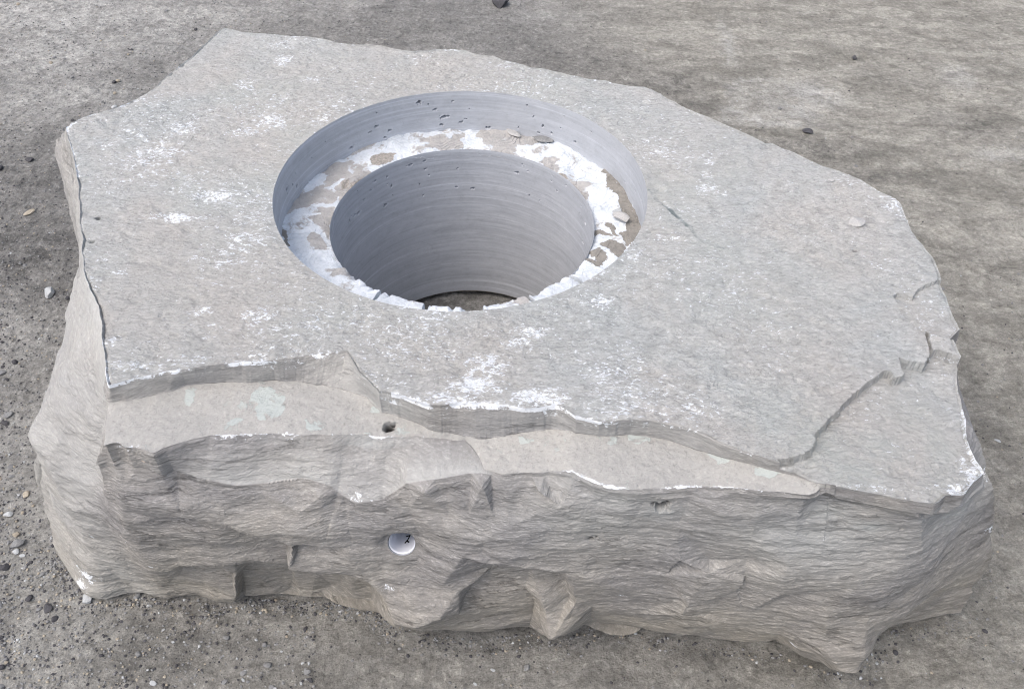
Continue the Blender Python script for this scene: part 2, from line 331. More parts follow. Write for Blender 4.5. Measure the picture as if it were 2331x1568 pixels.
o = np.argsort(th_m1); M1r = np.interp(TH, th_m1[o], r_m1[o], period=360); M1z = np.interp(TH, th_m1[o], z_m1[o], period=360)
M1rr = M1r+0; 
def towards(f): return E1r+(M1r-E1r)*f, E1z+(M1z-E1z)*f
E2r, E2z, w2 = blend_curve(c2, *towards(.05)); E2r = np.maximum(E2r, E1r+.001)
E2r = np.where(w2 > .9, np.maximum(E2r+jit(.0045, 30, 77), E1r+.001), E2r)
a_, b_ = towards(.10); k_ = w2; E3r, E3z, w3 = blend_curve(c3, (E2r+.003)*k_+a_*(1-k_), (E2z-.006)*k_+b_*(1-k_)); E3r = np.maximum(E3r+w3*jit(.003, 26, 8), E2r+.001)
a_, b_ = towards(.15); k_ = w3; E4r, E4z, w4 = blend_curve(c4, (E3r+.003)*k_+a_*(1-k_), (E3z-.006)*k_+b_*(1-k_)); E4r = np.maximum(E4r, E3r+.001)
M2L = [(85,1050,-.27),(98,1120,-.31),(108,1190,-.37),(172,1180,-.26)]
th2, r2_, z2 = curve([(88,1060,-.27),(100,1120,-.32)]); rt2 = curve([(2258,1240,-.25),(2254,1285,-.31)])
tail2 = np.array([165, 172, 179, 190, 200, 334, 345, 0, 30, 60, 90, 110, 130, 136, 150.])
th_m2 = np.r_[th2, front_t, rt2[0], tail2]
r_m2 = np.r_[r2_, fr-.004, rt2[1], e1(tail2)+np.array([.10,.08,.07,.06,.05]+[.01]*10)]
o = np.argsort(th_m2); M2r = np.interp(TH, th_m2[o], r_m2[o], period=360); M2z = np.interp(TH, th_m2[o], np.r_[z2, np.full(len(front_t), -.32), rt2[2], np.full(len(tail2), -.30)][o], period=360)
BL = [(118,1235),(150,1290),(175,1325),(190,1345),(207,1358),(240,1361),(290,1348),(330,1350),(385,1356),(400,1352),(440,1350),(475,1363),(510,1367),(537,1366),(541,1362),(552,1352),(620,1350),(660,1354),(700,1356),(740,1360),(800,1363),(848,1367),(855,1375),(870,1392),(898,1411),(950,1426),(1000,1434),(1050,1437),(1100,1437),(1165,1429),(1213,1420),(1235,1438),(1258,1448),(1300,1432),(1340,1415),(1365,1412),(1400,1416),(1450,1425),(1500,1435),(1530,1438),(1555,1444),(1562,1441),(1600,1448),(1650,1455),(1700,1461),(1740,1462),(1772,1459),(1800,1480),(1850,1503),(1890,1515),(1925,1519),(1948,1515),(1968,1500),(1985,1462),(1998,1435),(2040,1420),(2120,1405),(2190,1395)]
cb = curve([(a, b, -.440) for a, b in BL])
tail3 = np.array([165, 175, 185, 195, 205, 335, 345, 0, 30, 60, 90, 110, 130, 136, 150.])
o = np.argsort(np.r_[cb[0], tail3]); Br = np.interp(TH, np.r_[cb[0], tail3][o], np.r_[cb[1], e1(tail3)+np.array([.08,.07,.06,.07,.07,-.02,-.03]+[-.02]*8)][o], period=360)
Bz = np.full(NTH, -.440)
curves = [(np.full(NTH, R), 0*TH), (E1r, E1z), (E2r, E2z), (E3r, E3z), (E4r, E4z), (M1r, M1z), (M2r, M2z), (Br, Bz), (Br-.03, Bz*0-.449), (np.full(NTH, RB), Bz*0-.436)]
segs = [270, 30, 56, 40, 120, 84, 84, 10, 4]
rows_r, rows_z, seg_id = [], [], []
for k, n in enumerate(segs):
    t = np.arange(n)/n
    if k == 0: t = t**0.9
    for q in t:
        rows_r.append(curves[k][0]*(1-q)+curves[k+1][0]*q); rows_z.append(curves[k][1]*(1-q)+curves[k+1][1]*q); seg_id.append(k+q)
rows_r.append(curves[-1][0]); rows_z.append(curves[-1][1]); seg_id.append(len(segs))
PR = np.array(rows_r); PZ = np.array(rows_z); SEG = np.array(seg_id)[:, None]
ct, st_ = np.cos(np.radians(TH)), np.sin(np.radians(TH))
X, Y, Z = PR*ct, PR*st_, PZ.copy()

# front face relief: points on the broken face with their measured depth (metres), triangulated
A_ = lambda L: [(54.6+u*.3281, 965+v*.3281, y) for u, v, y in L]
B_ = lambda L: [(637.4+u*.3281, 1019.7+v*.3281, y) for u, v, y in L]
C_ = lambda L: [(1274.7+u*.3368, 1019.7+v*.3368, y) for u, v, y in L]
ctl = A_([(400,480,-.517),(375,720,-.517),(400,900,-.512),(410,1060,-.505),(700,420,-.535),(700,650,-.542),(700,850,-.545),(700,1000,-.54),(760,1080,-.532),(1000,1000,-.537),
    (1100,962,-.541),(1300,940,-.546),(1450,925,-.547),(1560,912,-.547),(1700,935,-.547),(1838,958,-.546),(1112,992,-.522),(1300,968,-.521),(1450,965,-.518),(1575,945,-.512),(1700,965,-.510),(1850,988,-.508),
    (1240,1030,-.521),(1290,1002,-.527),(1478,1018,-.533),(1462,1205,-.528),(1345,1212,-.523),(1245,1150,-.516),(1512,1022,-.512),(1504,1180,-.506),(1000,1120,-.512),
    (1842,812,-.540),(1862,808,-.560),(1844,945,-.542),(1864,962,-.560),(1400,650,-.548),(1900,600,-.552),(1800,760,-.541),(1900,780,-.545),(1300,800,-.547),(1450,460,-.548),(1100,600,-.546),(1050,850,-.54),(1650,850,-.542),(1750,480,-.550),(2050,500,-.545)])
ctl += B_([(90,625,-.545),(300,632,-.549),(90,655,-.560),(300,660,-.563),(250,815,-.562),(500,838,-.563),(640,872,-.565),(250,845,-.512),(500,872,-.516),(635,905,-.520),(80,1000,-.503),(350,1000,-.506),(640,1050,-.516),
    (500,640,-.558),(640,560,-.556),(740,480,-.555),(843,520,-.555),(960,560,-.556),(990,660,-.558),(940,780,-.560),(700,770,-.561),(650,660,-.558),(500,750,-.562),
    (657,925,-.528),(745,905,-.566),(758,985,-.575),(775,1060,-.584),(800,1135,-.594),(795,1172,-.590),(700,1090,-.556),(940,1152,-.602),(1105,1102,-.596),(1225,1068,-.586),(1060,960,-.578),(900,900,-.570),(1140,890,-.574),(1240,955,-.578),(1260,985,-.566),(1290,965,-.562),(1370,890,-.560),(1475,785,-.560),
    (945,1185,-.588),(1105,1140,-.582),(1235,1105,-.574),(1500,1060,-.568),(1500,1180,-.566),(1250,1200,-.568),
    (1270,710,-.574),(1400,752,-.580),(1560,775,-.582),(1750,800,-.583),(1900,815,-.583),(1985,838,-.582),(1400,690,-.572),(1500,800,-.560),(1750,832,-.560),(1900,850,-.561),(1970,870,-.562),(1985,930,-.564),(2005,1000,-.570),
    (2005,860,-.583),(2012,895,-.583),(2040,930,-.584),(2045,1000,-.582),(2100,830,-.586),(2105,900,-.586),(1700,950,-.564),(1775,1005,-.570),(1810,1020,-.578),(1845,1120,-.586),(1888,1245,-.600),(1790,1040,-.562),(1760,1120,-.558),(1850,1200,-.572),(2165,1095,-.574),(2050,1050,-.580),(2160,1130,-.560),(2020,1200,-.574),
    (1170,450,-.556),(1310,470,-.562),(1100,560,-.565),(1500,480,-.566),(1600,520,-.572),(1720,600,-.576),(1400,600,-.572),(1000,300,-.552),(1400,260,-.556),(1800,300,-.566),(1950,400,-.572),(2200,500,-.574),(2200,350,-.570),(1750,700,-.578),(2150,700,-.578),(900,400,-.552)])
ctl += C_([(150,830,-.588),(420,940,-.588),(700,820,-.586),(820,990,-.592),(812,1100,-.598),(840,1190,-.584),(800,1060,-.586),(860,1020,-.600),(1000,1100,-.592),(1170,930,-.594),(1190,900,-.590),(1225,870,-.597),(1500,955,-.604),(1560,970,-.596),(1240,1080,-.594),
    (240,1070,-.578),(500,1098,-.584),(240,1110,-.563),(500,1130,-.570),(1200,1170,-.594),(1480,1220,-.596),(1640,1255,-.600),(1200,1230,-.578),(1480,1262,-.582),(700,1180,-.574),
    (805,700,-.572),(812,740,-.590),(1000,822,-.594),(1240,830,-.590),(1000,745,-.583),(1250,745,-.586),(400,550,-.578),(800,520,-.580),(1300,600,-.590),(1600,600,-.594),(1600,480,-.586),(2000,600,-.596),(1500,830,-.604),(1520,760,-.602),(2000,900,-.610),(2220,900,-.606),(1800,1080,-.608),(2080,1080,-.602),(2110,990,-.608),
    (1000,350,-.578),(1500,400,-.582),(1640,350,-.583),(1760,330,-.572),(1900,350,-.578),(2150,400,-.586),
    (1640,1280,-.603),(1580,1335,-.598),(1780,1275,-.614),(1850,1365,-.622),(1885,1445,-.630),(1985,1455,-.630),(2012,1385,-.624),(2030,1235,-.612),(2105,1230,-.604),(2090,1290,-.594),(2165,1205,-.594),(1740,1350,-.608)])
ctl += [(2090,1385,-.590),(2100,1300,-.598),(2100,1180,-.592),(2110,1150,-.586),(2170,1300,-.575),(2200,1220,-.562),(2180,1140,-.556),(2230,1140,-.540),(2225,1300,-.530)]
ctl += A_([(860,1040,-.535)])+B_([(95,792,-.561)])
ridges = [A_([(760,1080,0),(860,1040,0),(1000,1000,0),(1100,962,0),(1300,940,0),(1450,925,0),(1560,912,0),(1700,935,0),(1838,958,0)]), A_([(1112,992,0),(1300,968,0),(1450,965,0),(1575,945,0),(1700,965,0),(1850,988,0)]),
    A_([(1842,812,0),(1844,945,0)]), A_([(1862,808,0),(1864,962,0)]), A_([(1240,1030,0),(1290,1002,0),(1478,1018,0),(1462,1205,0),(1345,1212,0),(1245,1150,0)]), A_([(1512,1022,0),(1504,1180,0)]),
    B_([(95,792,0),(250,815,0),(500,838,0),(640,872,0),(745,905,0),(758,985,0),(775,1060,0),(800,1135,0),(940,1152,0),(1105,1102,0),(1225,1068,0),(1260,985,0),(1290,965,0),(1370,890,0),(1475,785,0)]), B_([(250,845,0),(500,872,0),(635,905,0),(657,925,0),(700,1090,0),(795,1172,0)]), B_([(945,1185,0),(1105,1140,0),(1235,1105,0)]),
    B_([(1270,710,0),(1400,752,0),(1560,775,0),(1750,800,0),(1900,815,0),(1985,838,0),(2012,895,0),(2040,930,0),(2045,1000,0)]), B_([(1475,785,0),(1500,800,0),(1750,832,0),(1900,850,0),(1970,870,0),(1985,930,0),(2005,1000,0)]),
    B_([(1775,1005,0),(1810,1020,0),(1845,1120,0),(1888,1245,0),(2165,1095,0)])+C_([(500,1098,0),(812,1100,0),(1200,1170,0),(1480,1220,0),(1640,1255,0),(1780,1275,0),(1850,1365,0),(1885,1445,0),(1985,1455,0),(2012,1385,0),(2030,1235,0),(2105,1230,0),(2165,1205,0)]), B_([(1790,1040,0),(1760,1120,0),(1850,1200,0)]), C_([(240,1110,0),(500,1130,0),(700,1180,0),(840,1190,0),(1200,1230,0),(1480,1262,0),(1580,1335,0)]),
    C_([(805,700,0),(812,740,0),(1000,822,0),(1240,830,0)]), C_([(1000,745,0),(1250,745,0)]), C_([(820,990,0),(812,1100,0)]), C_([(1170,930,0),(1190,900,0),(1225,870,0)])]
ca_ = np.array([(a, b) for a, b, _ in ctl]); edges_c = []
for rd in ridges:
    ids = [int(np.argmin(np.hypot(ca_[:, 0]-a, ca_[:, 1]-b))) for a, b, _ in rd]
    edges_c += [(i, j) for i, j in zip(ids[:-1], ids[1:]) if i != j]
P3 = [ony(a, b, y) for a, b, y in ctl]
base_y = lambda x: np.interp(x, [-.55, -.2, 0, .3, .6, .8], [-.512, -.537, -.550, -.575, -.592, -.560])
P3 = [np.array([p[0], base_y(p[0])+(p[1]-base_y(p[0]))*1.3, p[2]]) for p in P3]
pts = [(p[0], p[2], p[1]) for p in P3]
sel = np.where((TH > 227) & (TH < 322))[0][::6]
for i in sel:
    pts.append((E4r[i]*ct[i], E4z[i], E4r[i]*st_[i])); pts.append((Br[i]*ct[i], Bz[i], Br[i]*st_[i]))
pts = np.array(pts)
vo, _, fo, ov, _, _ = delaunay_2d_cdt([Vector((p[0], p[1])) for p in pts], edges_c, [], 0, 1e-6)
depth = np.array([pts[k[0], 2] if len(k) else np.nan for k in ov])
for i, k in enumerate(ov):      # where two ridge lines cross, take the nearest known depth
    if not len(k): depth[i] = pts[int(np.argmin(np.hypot(pts[:, 0]-vo[i][0], pts[:, 1]-vo[i][1]))), 2]; vo = np.array([(v[0], v[1]) for v in vo])
GX, GZn = 1600, 560; gx0, gx1, gz0, gz1 = -.66, .90, -.46, .0
FY = np.full((GZn, GX), np.nan)
for f in fo:
    a, b, c = vo[f[0]], vo[f[1]], vo[f[2]]; tri = np.array([a, b, c])
    ix0 = max(int((tri[:, 0].min()-gx0)/(gx1-gx0)*(GX-1)), 0); ix1 = min(int((tri[:, 0].max()-gx0)/(gx1-gx0)*(GX-1))+2, GX)
    iz0 = max(int((tri[:, 1].min()-gz0)/(gz1-gz0)*(GZn-1)), 0); iz1 = min(int((tri[:, 1].max()-gz0)/(gz1-gz0)*(GZn-1))+2, GZn)
    if ix1 <= ix0 or iz1 <= iz0: continue
    xx, zz = np.meshgrid(gx0+np.arange(ix0, ix1)*(gx1-gx0)/(GX-1), gz0+np.arange(iz0, iz1)*(gz1-gz0)/(GZn-1))
    d = (b[1]-c[1])*(a[0]-c[0])+(c[0]-b[0])*(a[1]-c[1])
    if abs(d) < 1e-12: continue
    l1 = ((b[1]-c[1])*(xx-c[0])+(c[0]-b[0])*(zz-c[1]))/d; l2 = ((c[1]-a[1])*(xx-c[0])+(a[0]-c[0])*(zz-c[1]))/d; l3 = 1-l1-l2
    inside = (l1 >= -1e-6) & (l2 >= -1e-6) & (l3 >= -1e-6)
    v = l1*depth[f[0]]+l2*depth[f[1]]+l3*depth[f[2]]
    sub = FY[iz0:iz1, ix0:ix1]; sub[inside] = v[inside]
def sampleF(x, z):
    u = np.clip((x-gx0)/(gx1-gx0)*(GX-1), 0, GX-1.001); v = np.clip((z-gz0)/(gz1-gz0)*(GZn-1), 0, GZn-1.001)
    i, j = u.astype(int), v.astype(int); u = u-i; v = v-j
    return (FY[j, i]*(1-u)+FY[j, i+1]*u)*(1-v)+(FY[j+1, i]*(1-u)+FY[j+1, i+1]*u)*v
# warp lookup so that the facet edges are ragged, not straight
face_rows = (SEG[:, 0] >= 4) & (SEG[:, 0] <= 7)
fx, fz = X[face_rows], Z[face_rows]
env = np.sin(np.clip((SEG[face_rows]-4)/3, 0, 1)*math.pi)**0.35
wx = .0045*fbm(fx*16, 0, fz*30, 41, 4)*env; wz = .004*fbm(fx*14+5, 3, fz*34, 47, 4)*env
yf = sampleF(fx+wx, fz+wz); yf0 = sampleF(fx, fz); yf = np.where(np.isnan(yf), yf0, yf)
wf = (sstep(227.5, 232, TH)*(1-sstep(315, 321.5, TH)))[None, :]
wf = np.where(np.isnan(yf), 0, wf+0*yf); yf = np.nan_to_num(yf)
Y[face_rows] = Y[face_rows]*(1-wf)+yf*wf

def grid_normals(X, Y, Z):
    P = np.stack([X, Y, Z], -1)
    dt = np.roll(P, -1, 1)-np.roll(P, 1, 1); dr = np.gradient(P, axis=0)
    n = np.cross(dr, dt); n /= np.linalg.norm(n, axis=-1, keepdims=True)+1e-12
    return n
def smooth_n(n, k):
    for _ in range(k):
        n = (n+np.roll(n, 1, 1)+np.roll(n, -1, 1)); m_ = n.copy(); m_[1:] += n[:-1]; m_[:-1] += n[1:]; n = m_
        n /= np.linalg.norm(n, axis=-1, keepdims=True)+1e-12
    return n
N = smooth_n(grid_normals(X, Y, Z), 3)
if N[100, 0, 2] < 0: N = -N
# displacement
top_w = np.clip(1-np.abs(N[..., 2])*0, 0, 1)*0+(SEG < 1)
ledge_w = ((SEG >= 2) & (SEG < 3))*w3[None, :]
rim_d = np.clip((PR-R)/.02, 0, 1); e_d = np.clip((E1r[None, :]-PR)/.007, 0, 1)
dsp = np.zeros_like(X)
tz = .0035*fbm(X*4, Y*4, 0, 11, 3)+.0016*fbm(X*17, Y*26, 0, 13, 4)+.0021*fbm(X*75+Y*20, Y*130-X*30, 0, 17, 4, .65)
tz += -.0022*np.clip(fbm(X*34, Y*52, 0, 19, 4)-.12, 0, 1)*3
crust = sstep(-.15, .35, fbm(X*5, Y*6, 0, 14, 3)); cr2 = fbm(X*95+Y*25, Y*150-X*25, 0, 16, 4, .62)
tz += crust*(.0026*np.clip(cr2-.05, 0, 1)-.0045*np.clip(-.12-cr2, 0, 1))
tz += -.006*np.clip(noise(X*58, Y*80, 0, 18)-.62, 0, 1)*sstep(-.1, .4, fbm(X*9, Y*9, 0, 20, 2))
dsp += top_w*tz*np.clip(rim_d*1.2, .25, 1)
dsp += ledge_w*(.0018*fbm(X*12, Y*20, 1, 23, 3)+.0018*fbm(X*70, Y*90, 1, 25, 4, .6))
# edges of the top slab break down irregularly
dsp -= top_w*(1-e_d)**2*(.001+.006*np.clip(fbm(X*18, Y*18, 0, 31, 3)+.2, 0, 1))
side_w = 1-top_w-ledge_w
n_big = .0014*fbm(X*5, Y*5, Z*9, 51, 2)
zz = Z+.02*fbm(X*5, Y*5, Z*5, 52, 2)
q_ = fbm(X*9, Y*9, zz*30, 54, 4, .55)*9; fl_ = np.floor(q_); n_str = .0008*(fl_+sstep(0, .18, q_-fl_))
q_ = fbm(X*22, Y*22, zz*75, 154, 3, .6)*7; fl_ = np.floor(q_); n_str += .00038*(fl_+sstep(0, .25, q_-fl_))
n_flk = .0005*fbm(X*40, Y*40, zz*150, 58, 4, .65)
n_fin = .0004*fbm(X*190, Y*190, Z*420, 61, 2)
amp = np.ones_like(X)
# scars left by the break: shallow scallops that meet in sharp ridges
rs_ = np.random.default_rng(21); fr_ = np.where((SEG[:, 0] > 3.2) & (SEG[:, 0] < 7))[0]; fmin = np.full(X[fr_].shape, 9.0, np.float32)
wX = (X+.014*fbm(X*11, Y*11, Z*18, 151, 4))[fr_].astype(np.float32); wY = Y[fr_].astype(np.float32); wZ = (Z+.010*fbm(X*12, Y*12, Z*20, 155, 4))[fr_].astype(np.float32)
for _ in range(150):
    i_ = rs_.integers(len(fr_)); j_ = rs_.integers(NTH) if rs_.random() < .35 else int(rs_.uniform(225, 325)/360*NTH)
    sx, sz = rs_.uniform(.6, 1.5), rs_.uniform(1.2, 2.6)
    d2_ = ((wX-wX[i_, j_])*sx)**2+((wY-wY[i_, j_])*sx)**2+((wZ-wZ[i_, j_])*sz)**2
    fmin = np.minimum(fmin, 3.2*d2_+rs_.uniform(0, .006))
scar = np.zeros_like(X); scar[fr_] = np.minimum(fmin, .016); scar *= np.clip((SEG-4.05)/.5, 0, 1)*np.clip((7-SEG)/.25, 0, 1)*sstep(-.2, .3, fbm(X*5, Y*5, Z*7+2, 159, 2))
amp = np.where((SEG >= 1) & (SEG < 2), .35, amp); amp = np.where((SEG >= 2) & (SEG < 4), .8, amp)
endf = np.clip(np.abs(SEG-np.round(SEG))*12, 0, 1)
amp = amp*np.where((SEG < 4) & (w2[None, :] < .5), .25, 1)
amp = amp*np.where(SEG < 4.05, np.clip(endf, .25, 1), 1)*np.clip((7.6-SEG)/.6, 0, 1)
dsp += side_w*amp*(n_big+n_str+n_flk+n_fin)+scar*.40
P = np.stack([X, Y, Z], -1)+N*dsp[..., None]
# lower lamina at the right corner and the chipped notch
ly1 = [(1770,1046),(1800,1043),(1835,1032),(1852,1018),(1858,1006),(1856,994),(1858,982),(1884,961),(1898,944),(1915,928),(1935,905),(1953,891),(1974,870),(1995,856),(2013,844),(2030,846),(2038,860),(2058,853),(2052,832),(2047,813),(2075,822),(2107,828),(2113,815),(2119,802),(2121,802),(2136,794),(2147,801),(2187,810),(2260,820),(2330,1060),(2200,1180),(1866,1130)]
ly2 = [(2032,675),(2044,667),(2062,670),(2077,677),(2089,661),(2115,648),(2160,630),(2240,740),(2200,775),(2162,770),(2130,760),(2114,755),(2095,751),(2079,743),(2065,728),(2051,710)]
gm = (SEG < 1.0)
def hard(poly, z, sd):
    Pq = world_poly(poly, z); jx = .0022*fbm(X*70, Y*70, 0, sd, 3); jy = .0022*fbm(X*70+8, Y*70, 0, sd+4, 3)
    return in_poly(X+jx, Y+jy, Pq)
L1 = hard(ly1, 0, 71); L2 = hard(ly2, 0, 75)
sag = np.zeros_like(X); sag[L1] = -.0125-.005*sstep(.45, .75, X[L1])-.0012*fbm(X[L1]*60, Y[L1]*60, 0, 5, 3); sag[L2] = np.minimum(sag[L2], -.0065)
L1[SEG[:, 0] >= 1] = L1[segs[0]-2]; sag[SEG[:, 0] >= 1] = sag[segs[0]-2]
fade = np.where(SEG < 1, 1, np.where(w3[None, :] > .5, np.clip(2-SEG, 0, 1), np.clip(1-(SEG-1)/4, 0, 1)))
P[..., 2] += sag*fade
# crack running down from the notch
ck = world_poly([(2112,752),(2110,764),(2115,780),(2119,795),(2121,805)], 0)
for (xa, ya), (xb, yb) in zip(ck[:-1], ck[1:]):
    t = np.clip(((X-xa)*(xb-xa)+(Y-ya)*(yb-ya))/((xb-xa)**2+(yb-ya)**2), 0, 1); d = np.hypot(X-xa-t*(xb-xa), Y-ya-t*(yb-ya))
    P[..., 2] -= gm*.014*(d < .0018)
# pits in the top, bedding plane and face
def pit_list(L, z): return [(*onz(a, b, z), s) for a, b, s in L]
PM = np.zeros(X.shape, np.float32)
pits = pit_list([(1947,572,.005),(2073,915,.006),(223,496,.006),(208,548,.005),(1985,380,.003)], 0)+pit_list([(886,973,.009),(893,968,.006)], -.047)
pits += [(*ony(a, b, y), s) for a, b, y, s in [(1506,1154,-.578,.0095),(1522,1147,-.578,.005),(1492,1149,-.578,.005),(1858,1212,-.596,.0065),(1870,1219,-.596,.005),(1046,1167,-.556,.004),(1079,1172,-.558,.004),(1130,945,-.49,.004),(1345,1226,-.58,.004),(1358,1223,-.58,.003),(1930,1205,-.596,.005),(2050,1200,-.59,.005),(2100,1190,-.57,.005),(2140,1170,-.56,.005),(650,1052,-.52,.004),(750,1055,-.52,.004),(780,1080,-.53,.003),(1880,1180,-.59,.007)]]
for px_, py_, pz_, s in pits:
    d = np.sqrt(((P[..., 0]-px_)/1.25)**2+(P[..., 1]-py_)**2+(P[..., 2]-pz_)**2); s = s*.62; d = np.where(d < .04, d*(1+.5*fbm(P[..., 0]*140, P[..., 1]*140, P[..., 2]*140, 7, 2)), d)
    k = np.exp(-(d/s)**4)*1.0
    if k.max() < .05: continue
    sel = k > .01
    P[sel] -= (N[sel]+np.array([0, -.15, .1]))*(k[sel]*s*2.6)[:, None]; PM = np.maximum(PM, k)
# round drilled side hole: vertices near the circle are snapped on to it
HY = -.556; hc = ony(914, 1236, HY); HR = .0188
HT = math.radians(27); ex_, ez_, ed_ = np.array([1., 0, 0]), np.array([0, math.sin(HT), math.cos(HT)]), np.array([0, math.cos(HT), -math.sin(HT)])
frontmask = (P[..., 1] < -.45) & np.broadcast_to(SEG > 3.5, X.shape)
hu = P[..., 0]-hc[0]; hv = (P[..., 2]-hc[2])/math.cos(HT); hdist = np.hypot(hu, hv)
kk = np.exp(-np.clip(hdist/HR-1.1, 0, 9)**2*5)*frontmask       # the break round the hole leans back a little
P[..., 1] = P[..., 1]*(1-kk)+(HY+hv*math.sin(HT))*kk
ring = frontmask & (hdist < HR*1.16) & (hdist > HR*.84); sc_ = HR/np.maximum(hdist, 1e-6)
P = np.where(ring[..., None], hc+(hu*sc_)[..., None]*ex_+(hv*sc_)[..., None]*ez_, P)
hole_in = frontmask & (hdist < HR*1.16)
P[0, :, :2] = np.stack([R*ct, R*st_], -1)

# ---- masks on the block: R chalk, G tint, B grey-green patches
px2, py2 = proj(P)
MK = np.zeros(P.shape[:2]+(4,), np.float32)
def line_mask(L, wd, jag, strength, taper=True):
    W = world_poly(L, 0); n_ = len(W)-1; jx, jy = jag*fbm(X*45, Y*45, 0, 83, 3), jag*fbm(X*45+7, Y*45, 3, 84, 3)
    brk = .35+.65*sstep(-.25, .2, fbm(X*55, Y*55, 6, 85, 3))
    for i_ in range(n_):
        (xa, ya), (xb, yb) = W[i_], W[i_+1]; t_ = np.clip(((X+jx-xa)*(xb-xa)+(Y+jy-ya)*(yb-ya))/((xb-xa)**2+(yb-ya)**2), 0, 1)
        d_ = np.hypot(X+jx-xa-t_*(xb-xa), Y+jy-ya-t_*(yb-ya)); q_ = (1-sstep(wd*.4, wd, d_))*strength*brk*gm
        MK[..., 3] = np.maximum(MK[..., 3], q_)
line_mask([(1480,432),(1500,456),(1522,474)], .0034, .003, .6); line_mask([(1522,474),(1548,497),(1570,516),(1585,538)], .0050, .003, .9); line_mask([(1585,538),(1606,552),(1645,566)], .0036, .004, .5)
P[..., 2] -= .0016*MK[..., 3]
MK[..., 3] = np.maximum(MK[..., 3], np.clip(PM*1.6-.55, 0, 1))  # shade of the pit hollows painted near-black through alpha
line_mask([(700,475),(735,445),(800,415)], .0018, .005, .18); line_mask([(2108,755),(2085,745),(2066,728),(2050,708)], .0013, .002, .5)
line_mask([(1205,930),(1235,915)], .0015, .002, .2)
chalk = [(645,137,22,9,1),(640,100,45,12,.6),(700,88,60,8,.5),(560,190,25,14,.8),(640,225,40,16,.7),(715,182,35,9,.7),(410,290,40,16,.9),(450,440,30,12,.4),(490,447,45,14,1.1),(400,495,60,9,1.0),(300,300,50,30,.7),(350,350,70,30,.85),(330,400,60,25,.6),(250,330,50,25,.55),(620,275,50,18,.8),(560,300,40,14,.8),(730,275,30,14,.8),(500,520,45,10,.5),(560,550,60,25,.75),(500,590,60,35,.7),(600,610,40,25,.6),(540,500,25,10,.6),(270,620,20,8,.8),(480,640,50,20,.5),(460,710,35,12,.7),(590,720,50,18,.85),(500,745,40,12,.5),(650,655,40,10,.6),(255,778,12,9,1.1),(400,690,40,12,.3),(1210,755,35,14,1.0),(1180,780,35,14,.9),(1110,830,45,22,1.0),(1080,875,55,20,1.15),(1020,905,60,12,1.0),(1230,905,60,18,1.15),(1270,910,30,14,1.0),(900,870,50,12,.5),(890,895,40,8,.7),(1370,685,28,14,1.05),(1370,650,50,14,.6),(1420,790,45,14,.7),(1390,830,30,10,.6),(1440,580,35,8,.8),(1520,540,40,8,.7),(1390,720,50,30,.5),(1480,880,50,25,.55),(1590,935,45,28,.8),(1560,900,30,10,.7),(1620,370,14,10,.9),(1610,400,12,9,.9),(1610,430,25,14,.9),(1650,440,10,7,.9),(1910,415,40,10,.6),(1800,420,15,10,.5),(1140,150,40,12,.6),(1200,210,35,10,.6),(1080,205,60,8,.6),(1260,230,50,14,.5),(1400,330,45,10,.45),(1850,365,22,8,.7),(2040,470,30,16,.85),(2060,490,20,18,.7),(2020,450,25,8,.7),(1530,380,50,25,.3),(1560,340,40,10,.5),(1330,250,40,12,.5),(1790,930,40,40,.15),(300,830,60,10,.9),(420,820,70,9,.8),(560,810,60,8,.6),(930,740,50,25,.3),(1540,765,40,18,.35),(2190,960,16,60,.55),(2230,1060,25,25,1.0),(2190,1095,35,10,1.0),(2080,1100,50,9,.5),(1990,1095,60,8,.6),(2080,1000,50,20,.35),(1935,930,25,15,.3),(1010,930,35,8,.6)]
def paint(L, ch, x, y, tgt, sel):
    for a, b, ra, rb, s in L:
        k = sel & (np.abs(x-a) < ra*2.6) & (np.abs(y-b) < rb*2.6)
        if not k.any(): continue
        tgt[..., ch][k] = np.maximum(tgt[..., ch][k], s*np.exp(-(((x[k]-a)/ra)**2+((y[k]-b)/rb)**2)*.8))
topsel = np.broadcast_to(SEG < 1.5, X.shape)
# spots lie on the stone: measured in the plane of the top, in metres
def paintw(L, z, ch, sel):
    for a, b, ra, rb, s in L:
        c = onz(a, b, z); ex = onz(a+ra, b, z)-c; ey = onz(a, b+rb, z)-c; rx = np.hypot(*ex[:2]); ry = np.hypot(*ey[:2])
        dx, dy = P[..., 0]-c[0], P[..., 1]-c[1]
        k = sel & (np.abs(dx) < rx*2.6) & (np.abs(dy) < ry*2.6)
        if k.any(): MK[..., ch][k] = np.maximum(MK[..., ch][k], s*np.exp(-((dx[k]/rx)**2+(dy[k]/ry)**2)*.6))
MK[..., 0] = np.where(topsel, .30+.45*fbm(X*9, Y*9, 0, 91, 3), 0)
MK[..., 0] -= np.where(topsel, .12*sstep(.35, .55, X), 0)
paintw([(a, b, c*1.15, d*1.25, e*.86) for a, b, c, d, e in chalk], 0.0, 0, topsel)
edge = np.exp(-np.abs(E1r[None, :]-PR)/(.006+.012*np.clip(fbm(X*25, Y*25, 0, 191, 3)+.2, 0, 1)))*(SEG < 1.2)*np.clip(.75+1.2*fbm(X*40, Y*40, 0, 192, 3), 0, 1)
est = np.clip(.45+.9*fbm(ct*9, st_*9, 0, 93, 3), .1, 1); est = np.where((TH > 224) & (TH < 250), .95, est); est = np.where((TH > 262) & (TH < 292), 1.2, est); est = np.where((TH > 165) & (TH < 180), 1.25, est); est = np.where((TH > 316) & (TH < 326), 1.3, est)
MK[..., 0] = np.maximum(MK[..., 0], edge*np.where(TH > 316, .8, 1)*est[None, :])
edge3 = np.exp(-np.abs(E3r[None, :]-PR)/.006)*((SEG > 2) & (SEG < 3.3))*w3[None, :]
